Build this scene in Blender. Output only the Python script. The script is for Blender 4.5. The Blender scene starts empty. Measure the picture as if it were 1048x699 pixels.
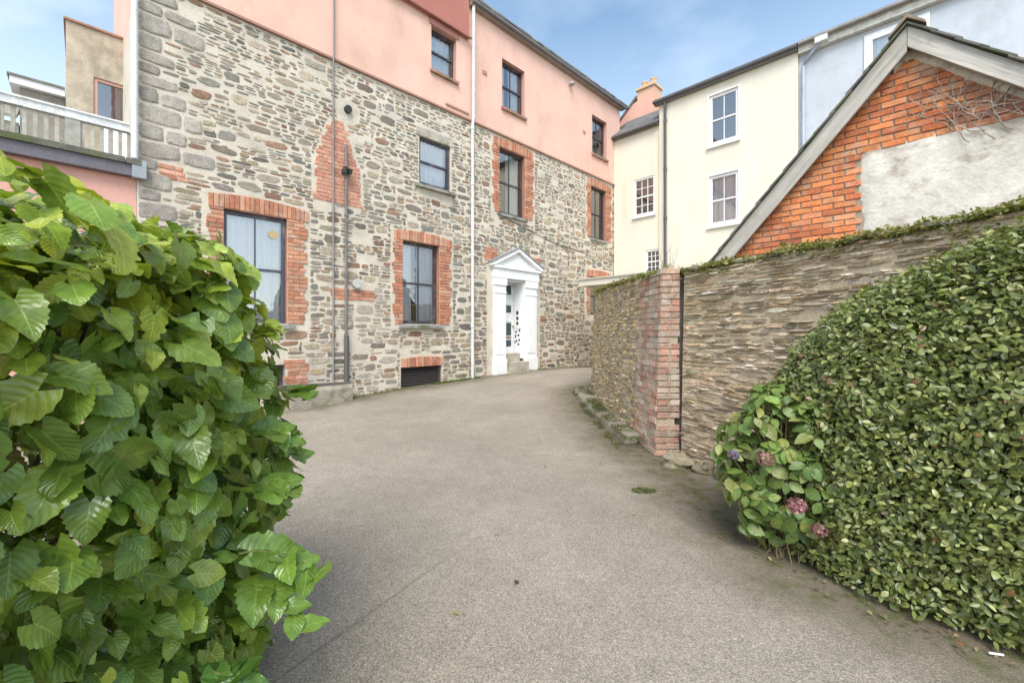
import bpy, math, random
import numpy as np
from mathutils import Vector, noise as mnoise
R=math.radians
rng=random.Random(7)
nprng=np.random.default_rng(7)
sc=bpy.context.scene
COL=sc.collection
CAMH=1.45
# ------------------------------------------------------------------ helpers
def lerp(a,b,t): return a+(b-a)*t
def interp(x,pts):
    if x<=pts[0][0]: return pts[0][1]
    for (x0,y0),(x1,y1) in zip(pts,pts[1:]):
        if x<=x1: return lerp(y0,y1,(x-x0)/(x1-x0))
    return pts[-1][1]
def n3(x,y,z=0.): return mnoise.noise(Vector((x,y,z)))
GP=[(4.5,0),(6.5,.02),(7.8,.05),(8.7,.13),(9.5,.2),(11,.28),(12.3,.35),(13,.35),(15,.3),(20,.3)]
def gz(x,y): return interp(y,GP)
def jit(c,a,r=rng):
    k=1+r.uniform(-a,a)
    return (c[0]*k*(1+r.uniform(-a,a)*.25),c[1]*k,c[2]*k*(1+r.uniform(-a,a)*.25))

class MB:
    def __init__(s): s.v=[];s.f=[];s.c=[];s.sm=[]
    def add(s,vs,fs,col=(.5,.5,.5),smooth=False):
        o=len(s.v); s.v.extend(vs)
        for f in fs:
            s.f.append(tuple(i+o for i in f)); s.c.append(col); s.sm.append(smooth)
    def box(s,x0,x1,y0,y1,z0,z1,col=(.5,.5,.5)):
        s.add([(x0,y0,z0),(x1,y0,z0),(x1,y1,z0),(x0,y1,z0),(x0,y0,z1),(x1,y0,z1),(x1,y1,z1),(x0,y1,z1)],
              [(3,2,1,0),(4,5,6,7),(0,1,5,4),(1,2,6,5),(2,3,7,6),(3,0,4,7)],col)
    def prism(s,poly,y0,y1,col=(.5,.5,.5)):          # polygon in (x,z), extruded along y
        n=len(poly)
        vs=[(x,y0,z) for x,z in poly]+[(x,y1,z) for x,z in poly]
        fs=[tuple(range(n)),tuple(range(2*n-1,n-1,-1))]+[(i,i+n,(i+1)%n+n,(i+1)%n) for i in range(n)]
        s.add(vs,fs,col)
    def prismx(s,poly,x0,x1,col=(.5,.5,.5)):         # polygon in (y,z), extruded along x
        n=len(poly)
        vs=[(x0,y,z) for y,z in poly]+[(x1,y,z) for y,z in poly]
        fs=[tuple(range(n)),tuple(range(2*n-1,n-1,-1))]+[(i,i+n,(i+1)%n+n,(i+1)%n) for i in range(n)]
        s.add(vs,fs,col)
    def tube(s,path,r,col=(.5,.5,.5),k=8,r1=None):
        P=[Vector(p) for p in path]; n=len(P); vs=[];up=Vector((0,0,1))
        for i,p in enumerate(P):
            d=(P[min(i+1,n-1)]-P[max(i-1,0)]).normalized()
            a=d.cross(up) if abs(d.z)<.95 else d.cross(Vector((1,0,0)))
            a.normalize(); b=d.cross(a)
            rr=r if r1 is None else lerp(r,r1,i/max(1,n-1))
            for j in range(k):
                t=2*math.pi*j/k; q=p+a*(rr*math.cos(t))+b*(rr*math.sin(t)); vs.append(tuple(q))
        fs=[(i*k+j,i*k+(j+1)%k,(i+1)*k+(j+1)%k,(i+1)*k+j) for i in range(n-1) for j in range(k)]
        s.add(vs,fs,col,True)
        s.add(vs[:k],[tuple(range(k))],col); s.add(vs[-k:],[tuple(range(k))],col)
    def lathe(s,cx,cy,prof,k=14,col=(.5,.5,.5)):
        vs=[(cx+r*math.cos(2*math.pi*j/k),cy+r*math.sin(2*math.pi*j/k),z) for r,z in prof for j in range(k)]
        m=len(prof)
        s.add(vs,[(i*k+j,i*k+(j+1)%k,(i+1)*k+(j+1)%k,(i+1)*k+j) for i in range(m-1) for j in range(k)],col,True)
        s.add(vs[-k:],[tuple(range(k))],col)
    def build(s,name,mat,parent=None):
        me=bpy.data.meshes.new(name); me.from_pydata(s.v,[],s.f)
        a=me.attributes.new('col','FLOAT_COLOR','FACE')
        a.data.foreach_set('color',np.array([(c[0],c[1],c[2],1.) for c in s.c],dtype=np.float32).ravel())
        me.polygons.foreach_set('use_smooth',np.array(s.sm,dtype=bool))
        me.materials.append(mat); me.update()
        o=bpy.data.objects.new(name,me); COL.objects.link(o)
        if parent: o.parent=parent
        return o
def empty(name,loc=(0,0,0),rz=0,label=None,cat=None,group=None):
    o=bpy.data.objects.new(name,None); o.location=loc; o.rotation_euler=(0,0,rz); o.empty_display_size=.2
    COL.objects.link(o); return tag(o,label,cat,group)
def tag(o,label=None,cat=None,group=None,kind=None):
    if label: o['label']=label
    if cat: o['category']=cat
    if group: o['group']=group
    if kind: o['kind']=kind
    return o
# ------------------------------------------------------------------ materials
def nodes(name):
    m=bpy.data.materials.new(name); m.use_nodes=True; nt=m.node_tree
    b=nt.nodes['Principled BSDF']; return m,nt,b
def N(nt,t,**k):
    n=nt.nodes.new(t)
    for a,v in k.items(): setattr(n,a,v)
    return n
def noise_n(nt,vec,scale,detail=4,rough=.6):
    n=N(nt,'ShaderNodeTexNoise'); n.inputs['Scale'].default_value=scale; n.inputs['Detail'].default_value=detail
    n.inputs['Roughness'].default_value=rough; nt.links.new(vec,n.inputs['Vector']); return n.outputs['Fac']
def rng_n(nt,fac,a,b,lo,hi):
    n=N(nt,'ShaderNodeMapRange'); nt.links.new(fac,n.inputs['Value'])
    for i,v in zip((1,2,3,4),(a,b,lo,hi)): n.inputs[i].default_value=v
    return n.outputs[0]
def mathn(nt,op,a,b):
    n=N(nt,'ShaderNodeMath',operation=op)
    for i,v in enumerate((a,b)):
        if isinstance(v,(int,float)): n.inputs[i].default_value=v
        else: nt.links.new(v,n.inputs[i])
    return n.outputs[0]
def mixc(nt,fac,a,b,mode='MIX'):
    n=N(nt,'ShaderNodeMix',data_type='RGBA',blend_type=mode)
    for sck,v in ((n.inputs[0],fac),(n.inputs[6],a),(n.inputs[7],b)):
        if isinstance(v,(int,float)): sck.default_value=v
        elif isinstance(v,tuple): sck.default_value=(v[0],v[1],v[2],1)
        else: nt.links.new(v,sck)
    return n.outputs[2]
def surf(name,rough=.85,fine=60,famt=.25,coarse=3,camt=.15,bump=.3,bscale=80,bdist=.004,stain=None,stscale=(1,1,1),spec=.3,stain_rng=(.52,.7)):
    """diffuse surface coloured by the mesh's own 'col' attribute, with grain, blotches and bump"""
    m,nt,b=nodes(name); L=nt.links
    tc=N(nt,'ShaderNodeTexCoord').outputs['Object']
    at=N(nt,'ShaderNodeAttribute',attribute_name='col').outputs['Color']
    f=rng_n(nt,noise_n(nt,tc,fine),.25,.75,1-famt,1+famt)
    c=rng_n(nt,noise_n(nt,tc,coarse,5),.3,.7,1-camt,1+camt)
    k=mathn(nt,'MULTIPLY',f,c)
    comb=N(nt,'ShaderNodeCombineColor'); [L.new(k,comb.inputs[i]) for i in range(3)]
    col=mixc(nt,1.,at,comb.outputs[0],'MULTIPLY')
    if stain:
        mp=N(nt,'ShaderNodeMapping'); mp.inputs['Scale'].default_value=stscale; L.new(tc,mp.inputs[0])
        sf=rng_n(nt,noise_n(nt,mp.outputs[0],1.3,6,.65),stain_rng[0],stain_rng[1],0,stain[3])
        col=mixc(nt,sf,col,stain[:3])
    L.new(col,b.inputs['Base Color'])
    b.inputs['Roughness'].default_value=rough; b.inputs['Specular IOR Level'].default_value=spec
    if bump:
        bn=N(nt,'ShaderNodeBump'); bn.inputs['Strength'].default_value=bump; bn.inputs['Distance'].default_value=bdist
        h=mathn(nt,'ADD',noise_n(nt,tc,bscale,6,.7),mathn(nt,'MULTIPLY',noise_n(nt,tc,bscale*.2,4),1.5))
        L.new(h,bn.inputs['Height']); L.new(bn.outputs[0],b.inputs['Normal'])
    return m
M={}
M['mortar']=surf('lime_mortar',.95,35,.14,2.2,.14,.6,70,.012,stain=(.30,.27,.22,.55),stscale=(.8,.8,1.6))
M['stone']=surf('rubble_stone',.85,45,.35,9,.22,.6,60,.01)
M['schist']=surf('schist_stone',.9,60,.4,12,.28,.8,70,.014,stain=(.11,.13,.05,.35),stscale=(2,2,2),stain_rng=(.56,.7))
M['brick']=surf('clay_brick',.9,55,.28,10,.2,.5,90,.006,stain=(.46,.37,.28,.55),stscale=(5,5,5),stain_rng=(.52,.68))
M['oldbrick']=surf('worn_brick',.9,50,.35,8,.25,.8,70,.012,stain=(.46,.41,.33,.8),stscale=(3.5,3.5,2),stain_rng=(.50,.62))
M['pink']=surf('pink_render',.8,30,.05,1.2,.09,.35,35,.008,stain=(.52,.29,.21,.42),stscale=(.9,.9,.4))
M['cream']=surf('cream_render',.8,30,.04,.9,.07,.35,35,.008,stain=(.58,.53,.40,.4),stscale=(1.1,1.1,.3))
M['blue']=surf('bluegrey_render',.8,30,.05,1.5,.08,.3,50,.005,stain=(.33,.36,.38,.45),stscale=(1.2,1.2,.8))
M['beige']=surf('weathered_render',.9,30,.15,3,.2,.5,40,.012,stain=(.24,.20,.15,.6),stscale=(2,2,1.2),stain_rng=(.48,.62))
M['patch']=surf('lime_patch',.95,25,.1,4,.16,.6,35,.014,stain=(.30,.25,.19,.75),stscale=(1.2,1.2,2.0),stain_rng=(.51,.60))
M['paint']=surf('gloss_paint',.4,40,.04,2,.06,.1,40,.002,spec=.5,stain=(.50,.46,.38,.3),stscale=(3,3,1.5),stain_rng=(.54,.72))
M['wood']=surf('weathered_wood',.85,40,.2,6,.2,.5,30,.006,stain=(.33,.29,.22,.5),stscale=(6,6,2))
M['metal']=surf('painted_iron',.5,50,.2,5,.15,.15,60,.003,spec=.5)
M['slate']=surf('roof_slate',.8,30,.25,4,.25,.5,30,.01,stain=(.12,.14,.05,.5),stscale=(3,3,3))
M['concrete']=surf('old_concrete',.95,45,.25,4,.25,.7,50,.012,stain=(.10,.12,.04,.8),stscale=(2,2,2),stain_rng=(.5,.62))
M['dark']=surf('dark_room',.9,10,.1,2,.1,0)
M['cloth']=surf('curtain_cloth',.9,60,.05,3,.05,0)
M['twig']=surf('bark',.9,80,.3,10,.2,.4,80,.004)
M['moss']=surf('moss',.95,120,.4,12,.3,.8,120,.01)
def boardmat(name,ang):
    m,nt,b=nodes(name); L=nt.links
    tc=N(nt,'ShaderNodeTexCoord').outputs['Object']; rt=N(nt,'ShaderNodeVectorRotate',rotation_type='Y_AXIS'); rt.inputs['Angle'].default_value=ang; L.new(tc,rt.inputs['Vector'])
    mp=N(nt,'ShaderNodeMapping'); mp.inputs['Scale'].default_value=(1.2,10,26); L.new(rt.outputs[0],mp.inputs[0])
    at=N(nt,'ShaderNodeAttribute',attribute_name='col').outputs['Color']
    g=noise_n(nt,mp.outputs[0],1.6,6,.65); k=rng_n(nt,g,.3,.7,.66,1.22); cc=N(nt,'ShaderNodeCombineColor'); [L.new(k,cc.inputs[i]) for i in range(3)]
    col=mixc(nt,1.,at,cc.outputs[0],'MULTIPLY'); col=mixc(nt,rng_n(nt,noise_n(nt,tc,3.5,6,.7),.55,.7,0,.55),col,(.25,.21,.16))
    L.new(col,b.inputs['Base Color']); b.inputs['Roughness'].default_value=.85; bn=N(nt,'ShaderNodeBump'); bn.inputs['Strength'].default_value=.5; bn.inputs['Distance'].default_value=.006; L.new(g,bn.inputs['Height']); L.new(bn.outputs[0],b.inputs['Normal']); return m
def leafmat(name,trans=.3,rough=.38,veins=True,vcol=1.35,vn=7.):
    m,nt,b=nodes(name); L=nt.links
    at=N(nt,'ShaderNodeAttribute',attribute_name='col').outputs['Color']
    tc=N(nt,'ShaderNodeTexCoord'); obj=tc.outputs['Object']
    g=rng_n(nt,noise_n(nt,obj,38,4),.25,.75,.75,1.25)
    cc=N(nt,'ShaderNodeCombineColor'); [L.new(g,cc.inputs[i]) for i in range(3)]
    col=mixc(nt,1.,at,cc.outputs[0],'MULTIPLY')
    bn=N(nt,'ShaderNodeBump'); bn.inputs['Strength'].default_value=.35; bn.inputs['Distance'].default_value=.004
    h=noise_n(nt,obj,45,3)
    if veins:
        uv=N(nt,'ShaderNodeSeparateXYZ'); L.new(tc.outputs['UV'],uv.inputs[0])
        u,v=uv.outputs[0],uv.outputs[1]             # u signed across -1..1, v along 0..1
        au=mathn(nt,'ABSOLUTE',u,0)
        q=mathn(nt,'SUBTRACT',v,mathn(nt,'MULTIPLY',au,.34))
        fr=mathn(nt,'FRACT',mathn(nt,'ADD',mathn(nt,'MULTIPLY',q,vn),20.),0)
        d=mathn(nt,'ABSOLUTE',mathn(nt,'SUBTRACT',fr,.5),0)     # .5 at vein edges wrap, 0 centre
        lat=rng_n(nt,d,.0,.09,1,0)
        mid=rng_n(nt,au,.02,.07,1,0)
        vv=mathn(nt,'MAXIMUM',mathn(nt,'MULTIPLY',lat,.55),mid)
        col=mixc(nt,mathn(nt,'MULTIPLY',vv,.6),col,mixc(nt,1.,col,(1.9,1.7,2.2),'MULTIPLY'))
        h=mathn(nt,'ADD',mathn(nt,'MULTIPLY',h,.6),mathn(nt,'ADD',mathn(nt,'MULTIPLY',d,1.2),mathn(nt,'MULTIPLY',mid,-.4)))
    L.new(h,bn.inputs['Height'])
    L.new(col,b.inputs['Base Color']); L.new(bn.outputs[0],b.inputs['Normal'])
    b.inputs['Roughness'].default_value=rough; b.inputs['Specular IOR Level'].default_value=.6
    t=N(nt,'ShaderNodeBsdfTranslucent'); L.new(mixc(nt,1.,col,(1.5,1.6,.7),'MULTIPLY'),t.inputs['Color']); L.new(bn.outputs[0],t.inputs['Normal'])
    mx=N(nt,'ShaderNodeMixShader'); mx.inputs[0].default_value=trans
    L.new(b.outputs[0],mx.inputs[1]); L.new(t.outputs[0],mx.inputs[2])
    L.new(mx.outputs[0],nt.nodes['Material Output'].inputs['Surface']); return m
M['bigleaf']=leafmat('broad_leaf',.22,.27)
M['hedgeleaf']=leafmat('hedge_leaf',.2,.36,False)
M['hydleaf']=leafmat('hydrangea_leaf',.25,.4)
M['weed']=leafmat('weed_leaf',.3,.6,False)
M['petal']=leafmat('dried_petal',.2,.8,False)
def glass():
    m,nt,b=nodes('window_glass'); L=nt.links; nt.nodes.remove(b)
    tr=N(nt,'ShaderNodeBsdfTransparent'); tr.inputs[0].default_value=(.95,.97,.97,1)
    gl=N(nt,'ShaderNodeBsdfGlossy'); gl.inputs['Roughness'].default_value=.02
    tc=N(nt,'ShaderNodeTexCoord').outputs['Object']
    bn=N(nt,'ShaderNodeBump'); bn.inputs['Strength'].default_value=.15; bn.inputs['Distance'].default_value=.01
    L.new(noise_n(nt,tc,2.5,2),bn.inputs['Height']); L.new(bn.outputs[0],gl.inputs['Normal'])
    lw=N(nt,'ShaderNodeFresnel'); lw.inputs[0].default_value=1.6
    fac=mathn(nt,'ADD',mathn(nt,'MULTIPLY',lw.outputs[0],1.6),.20)
    mx=N(nt,'ShaderNodeMixShader'); L.new(fac,mx.inputs[0]); L.new(tr.outputs[0],mx.inputs[1]); L.new(gl.outputs[0],mx.inputs[2])
    L.new(mx.outputs[0],nt.nodes['Material Output'].inputs['Surface']); return m
M['glass']=glass()
# ------------------------------------------------------------------ masonry
def panel(mb,s0,s1,z0,z1,ops,yf,th,col,rcol=None):
    """solid wall slab in local x/z with openings (s0,s1,z0,z1); front at y=yf"""
    xs=sorted({s0,s1}|{o[0] for o in ops}|{o[1] for o in ops}); zs=sorted({z0,z1}|{o[2] for o in ops}|{o[3] for o in ops})
    xs=[x for x in xs if s0<=x<=s1]; zs=[z for z in zs if z0<=z<=z1]
    yb=yf+th
    for a,b in zip(xs,xs[1:]):
        for c,d in zip(zs,zs[1:]):
            mx,mz=(a+b)/2,(c+d)/2
            if any(o[0]<mx<o[1] and o[2]<mz<o[3] for o in ops): continue
            mb.add([(a,yf,c),(b,yf,c),(b,yf,d),(a,yf,d)],[(0,1,2,3)],col)
            mb.add([(a,yb,c),(b,yb,c),(b,yb,d),(a,yb,d)],[(3,2,1,0)],col)
    for a,b,c,d in [(s0,s1,z0,z1)]:
        mb.add([(a,yf,c),(b,yf,c),(b,yb,c),(a,yb,c),(a,yf,d),(b,yf,d),(b,yb,d),(a,yb,d)],[(3,2,1,0),(4,5,6,7),(1,2,6,5),(3,0,4,7)],col)
    for o in ops:
        a,b,c,d=max(o[0],s0),min(o[1],s1),max(o[2],z0),min(o[3],z1); rc=o[4] if len(o)>4 else (rcol or col)
        fs=[(0,3,7,4),(1,5,6,2),(4,7,6,5)]
        if o[2]>z0: fs.append((0,1,2,3))
        mb.add([(a,yf,c),(b,yf,c),(b,yb,c),(a,yb,c),(a,yf,d),(b,yf,d),(b,yb,d),(a,yb,d)],fs,rc)
def pack(s0,s1,z0,z1,hfun,wfun,blocked,r,warp=.0,split=.35,step=.02):
    """rubble courses of uneven height; yields stone rectangles, joints staggered at random"""
    out=[]; z=z0
    while z<z1:
        h=hfun(r,z); n=int((s1-s0)/step); runs=[]; st=None
        for i in range(n+1):
            s=s0+(i+.5)*step; wz=warp*n3(s*.7,z*1.3,6)
            free=i<n and not(blocked(s,z+.12*h+wz) or blocked(s,z+.88*h+wz) or blocked(s,z+.5*h+wz))
            if free and st is None: st=s0+i*step
            if not free and st is not None: runs.append((st,s0+i*step)); st=None
        for a,b in runs:
            x=a-(r.uniform(0,.12) if a==s0 else 0); x=max(x,s0)
            while x<b-.015:
                w=wfun(r,h)
                if b-x-w<.05: w=b-x
                wz=warp*n3((x+w/2)*.7,z*1.3,6)+r.gauss(0,.05)*h
                hh=h*r.uniform(.78,1.12)
                if h>.075 and r.random()<split:
                    f=r.uniform(.35,.65); out.append((x,x+w,z+wz,z+wz+hh*f))
                    if w>.2 and r.random()<.6:
                        g=w*r.uniform(.35,.65); out.append((x,x+g,z+wz+hh*f,z+wz+hh)); out.append((x+g,x+w,z+wz+hh*f,z+wz+hh))
                    else: out.append((x,x+w,z+wz+hh*f,z+wz+hh))
                else: out.append((x,x+w,z+wz,z+wz+hh))
                x+=w
        z+=h
    return out
def stone(mb,mp,cx,cz,w,h,dep,col,r,n=12,jag=.12,e=3.,back=.012,tilt=.35):
    rot=r.gauss(0,.05); ph=r.uniform(0,9); ring=[]
    for i in range(n):
        t=2*math.pi*(i+r.uniform(-.25,.25))/n
        c,s=math.cos(t),math.sin(t)
        k=(abs(c)**e+abs(s)**e)**(-1/e)*(1+r.uniform(-jag,jag*.6))
        ring.append((c*k*w/2,s*k*h/2))
    ring=[(x*math.cos(rot)-y*math.sin(rot)*.6,x*math.sin(rot)*.6+y*math.cos(rot)) for x,y in ring]
    tx,tz=r.uniform(-tilt,tilt),r.uniform(-tilt,tilt)
    vs=[]
    for sc_,o in ((1.,-back),(.97,dep*.55),(.80,dep)):
        for x,y in ring:
            oo=o+(dep*(tx*x/(w*.5+1e-6)+tz*y/(h*.5+1e-6)) if o>0 else 0)+(r.uniform(-.12,.12)*dep if o>0 else 0)
            vs.append(mp(cx+x*sc_,oo,cz+y*sc_))
    vs.append(mp(cx,dep*1.04,cz))
    fs=[(k*n+i,k*n+(i+1)%n,(k+1)*n+(i+1)%n,(k+1)*n+i) for k in (0,1) for i in range(n)]+[(2*n+i,2*n+(i+1)%n,3*n) for i in range(n)]
    mb.add(vs,fs,col,False)
def brick(mb,mp,x0,x1,z0,z1,dep,col,r,back=.01):
    b=.004; j=lambda:r.uniform(-.003,.003)
    a=[(x0+j(),z0+j()),(x1+j(),z0+j()),(x1+j(),z1+j()),(x0+j(),z1+j())]
    c=[(x0+b,z0+b),(x1-b,z0+b),(x1-b,z1-b),(x0+b,z1-b)]; d=dep+r.uniform(-.003,.004)
    vs=[mp(x,-back,z) for x,z in a]+[mp(x,d-b,z) for x,z in a]+[mp(x,d+r.uniform(-.001,.001),z) for x,z in c]
    fs=[(k*4+i,k*4+(i+1)%4,(k+1)*4+(i+1)%4,(k+1)*4+i) for k in (0,1) for i in range(4)]+[(8,9,10,11)]
    mb.add(vs,fs,col)
loc_map=lambda s,o,z:(s,-o,z)
BRK=[(.47,.205,.12),(.43,.18,.105),(.52,.25,.155),(.40,.175,.11),(.50,.28,.19)]
BORANGE=[(.60,.20,.075),(.66,.24,.09),(.54,.17,.07),(.63,.26,.12),(.48,.15,.065)]
# ------------------------------------------------------------------ windows
DKF=(.045,.042,.05); WHF=(.80,.80,.79)
def window(parent,s0,s1,z0,z1,y=.10,col=DKF,fw=.055,vb=1,hb=0,curtain=None,sill=None,sillcol=(.3,.29,.27),meet=.5,label=None,ybar=None,paint='paint',room=.8,blind=0,name='window'):
    f=MB(); a,b,c,d=s0+.004,s1-.004,z0+.004,z1-.004; t=.07
    f.box(a,a+fw,y,y+t,c,d,col); f.box(b-fw,b,y,y+t,c,d,col)
    f.box(a+fw,b-fw,y,y+t,c,c+fw*1.3,col); f.box(a+fw,b-fw,y,y+t,d-fw,d,col)
    zm=lerp(c,d,meet); f.box(a+fw,b-fw,y+.012,y+t-.01,zm-.022,zm+.022,col)
    iw0,iw1=a+fw,b-fw
    for k in range(vb):
        x=lerp(iw0,iw1,(k+1)/(vb+1)); f.box(x-.011,x+.011,y+.022,y+t-.018,c+fw*1.3,zm-.022,col); f.box(x-.011,x+.011,y+.022,y+t-.018,zm+.022,d-fw,col)
    for lo,hi in ((c+fw*1.3,zm-.022),(zm+.022,d-fw)):
        for k in range(hb):
            z=lerp(lo,hi,(k+1)/(hb+1)); f.box(iw0,iw1,y+.024,y+t-.02,z-.010,z+.010,col)
    w=f.build(name,M[paint],parent)
    if label: w['label']=label
    g=MB(); g.add([(iw0,y+.04,c+fw),(iw1,y+.04,c+fw),(iw1,y+.043,zm),(iw0,y+.043,zm)],[(0,1,2,3)]); g.add([(iw0,y+.036,zm),(iw1,y+.036,zm),(iw1,y+.034,d-fw),(iw0,y+.034,d-fw)],[(0,1,2,3)])
    g.build('pane',M['glass'],w)
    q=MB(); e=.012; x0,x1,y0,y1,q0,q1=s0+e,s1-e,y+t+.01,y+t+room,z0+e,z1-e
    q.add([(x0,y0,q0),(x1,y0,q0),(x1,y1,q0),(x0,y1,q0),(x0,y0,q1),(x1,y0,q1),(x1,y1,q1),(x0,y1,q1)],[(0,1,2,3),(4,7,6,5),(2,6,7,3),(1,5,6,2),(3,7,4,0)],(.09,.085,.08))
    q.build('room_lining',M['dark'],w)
    yc=y+.115
    def drape(xa,xb,za,zb,colr,amp=.022,flare=0.):
        m=MB(); n=max(8,int((xb-xa)/.018)); vs=[];fs=[]
        for j in range(5):
            v=j/4
            for i in range(n+1):
                x=lerp(xa,xb,i/n); x+=flare*(1-v)**2*(i/n if flare>0 else (1-i/n))
                vs.append((x,yc+amp*math.sin(i*.9+.5*math.sin(i*.37))+.01*v,lerp(za,zb,v)))
        for j in range(4):
            for i in range(n): fs.append((j*(n+1)+i,j*(n+1)+i+1,(j+1)*(n+1)+i+1,(j+1)*(n+1)+i))
        m.add(vs,fs,colr,True); m.build('curtain',M['cloth'],w)
    if curtain=='net': drape(s0+.03,s1-.03,z0+.03,z1-.04,(.92,.93,.94))
    if curtain=='both':
        drape(s0+.03,lerp(s0,s1,.36),z0+.03,z1-.04,(.86,.87,.90)); drape(lerp(s0,s1,.5),s1-.03,z0+.03,z1-.04,(.86,.87,.90))
    if curtain=='right': drape(lerp(s0,s1,.45),s1-.03,z0+.03,z1-.04,(.8,.78,.74),flare=0)
    if curtain=='left': drape(s0+.03,lerp(s0,s1,.5),z0+.03,z1-.04,(.75,.75,.74))
    if blind:
        m=MB(); m.box(s0+.05,s1-.05,yc-.03,yc-.025,lerp(z1,z0,blind),z1-.05,(.72,.74,.75)); m.build('blind',M['cloth'],w)
    if sill:
        m=MB(); o,sd=sill; m.prismx([(-o,z0-.09),(-o,z0-.025),(y+.02,z0+.012),(y+.02,z0-.09)],s0-sd,s1+sd,sillcol); m.build('sill',M['concrete'] if sillcol[0]<.5 else M['paint'],w)
    return w
# ================================================================== STONE BUILDING
F0=(0,12,0); FA=R(45)
bd=empty('stone_building',F0,FA,'tall rubble stone building with pink rendered upper storey and white pedimented doorway','building')
OF={'F1':(-6.81,-5.83,1.60,3.52),'F2':(-3.44,-2.46,1.63,3.50),'F4':(-3.01,-2.13,4.86,5.96),'F5':(-.49,.52,4.70,6.48),'F6':(3.80,4.74,4.68,6.46),
    'vent':(-3.49,-2.39,.12,.66),'door':(-.31,.50,.30,2.93),'F7':(-6.45,-5.86,.34,.86),'F8':(3.75,4.75,2.05,3.35)}
BAND=6.82; S0,S1=-7.91,5.62
mb=MB(); MC=(.60,.53,.43); RB=(.36,.16,.10)
lower=[OF[k]+((RB,) if k in('F1','F2','F5','F6','F8') else ((.42,.38,.32),)) for k in OF]
panel(mb,S0,S1,-.3,BAND,lower,0,.30,MC)
mb.box(S0,S0+.3,.302,1.05,-.3,BAND,MC); mb.box(S1-.3,S1,.302,1.05,-.3,BAND,MC); mb.box(S0,S1,1.052,6.5,-.3,BAND,MC)
mb.build('stone_wall',M['mortar'],bd)
# brick zones (rect list used to keep rubble away)
def surround(ops,wl,wr,top,zlo=0.,jambs=True,arch=.05,pal=BRK):
    m=MB(); s0,s1,z0,z1=ops; r=rng; H=.075
    z=z0-zlo; k=0
    while z<z1-.01:
        zz=min(z+H,z1); alt=(k//3)%2
        for side,w in ((-1,wl),(1,wr)):
            ww=w-(.0 if alt else .055)+rng.uniform(-.02,.02)
            xs=[]
            cuts=[0,.105,ww] if (k%2==0 and ww>.2) else [0,ww] if ww<.25 else [0,.215,ww]
            for a,b in zip(cuts,cuts[1:]):
                if b-a<.03: continue
                x0,x1=(s1+a,s1+b) if side>0 else (s0-b,s0-a)
                brick(m,loc_map,x0+.005,x1-.005,z+.005,zz-.005,.022,jit(rng.choice(pal),.15),r)
        z+=H; k+=1
    x=s0-wl+.04
    while x<s1+wr-.04:                                  # soldier course, slightly cambered
        t=(x-(s0+s1)/2)/((s1-s0)/2+.2); dz=arch*(1-t*t)
        brick(m,loc_map,x+.005,x+.07,z1+.004-(0 if abs(t)>1 else 0)+dz*.15,z1+top+dz,.024,jit(rng.choice(pal),.15),r); x+=.075
    return m
for k,(wl,wr,top) in {'F1':(.26,.36,.22),'F2':(.26,.36,.2),'F5':(.26,.38,.22),'F6':(.26,.36,.22),'F8':(.22,.3,.2)}.items():
    surround(OF[k],wl,wr,top).build('brick_surround',M['brick'],bd)
m=MB()
x=-3.49
while x<-2.40: brick(m,loc_map,x+.004,x+.07,.665,.86+.03*math.sin((x+3.49)/1.1*math.pi),.03,jit(rng.choice(BRK),.15),rng); x+=.074
m.build('brick_arch',M['brick'],bd)
# ragged brick patch (blocked flue), small brick repairs
def patch_w(z): return interp(z,[(4.05,(-5.34,-4.44)),(4.9,(-5.32,-4.50)),(5.0,(-5.24,-4.6)),(5.35,(-5.12,-4.68)),(5.6,(-5.02,-4.76))]) if False else None
def flue(z):
    P=[(4.00,-5.34,-4.42),(4.75,-5.34,-4.46),(5.0,-5.22,-4.58),(5.3,-5.14,-4.66),(5.62,-5.0,-4.8)]
    return (interp(z,[(p[0],p[1]) for p in P]),interp(z,[(p[0],p[2]) for p in P]))
m=MB(); z=4.0;k=0; FL=[(.52,.25,.17),(.55,.29,.20),(.48,.22,.15)]
while z<5.62:
    a,b=flue(z); a+=rng.uniform(-.05,.05); b+=rng.uniform(-.05,.05); x=a-(.11 if k%2 else 0)
    while x<b:
        x1=min(x+.215,b); 
        if x1-max(x,a)>.04: brick(m,loc_map,max(x,a)+.004,x1-.004,z+.004,z+.071,.012,jit(rng.choice(FL),.12),rng)
        x+=.223
    z+=.075;k+=1
m.build('brick_flue_patch',M['brick'],bd)
for (a,b,c,d) in ((-5.02,-4.12,2.1,2.34),(-7.66,-7.34,3.82,4.06),(-5.855,-5.50,.42,.95),(-1.0,-.55,3.34,3.7),(.62,1.15,3.34,3.62)):
    z=c; m=MB()
    while z<d-.03:
        x=a+rng.uniform(-.06,.04)
        while x<b-.03:
            x1=min(x+.215,b+rng.uniform(-.02,.06)); brick(m,loc_map,x+.005,x1-.005,z+.005,z+.07,.014,jit(rng.choice(FL+BRK),.15),rng); x=x1+.003
        z+=.075
    m.build('brick_repair',M['brick'],bd)
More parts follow.
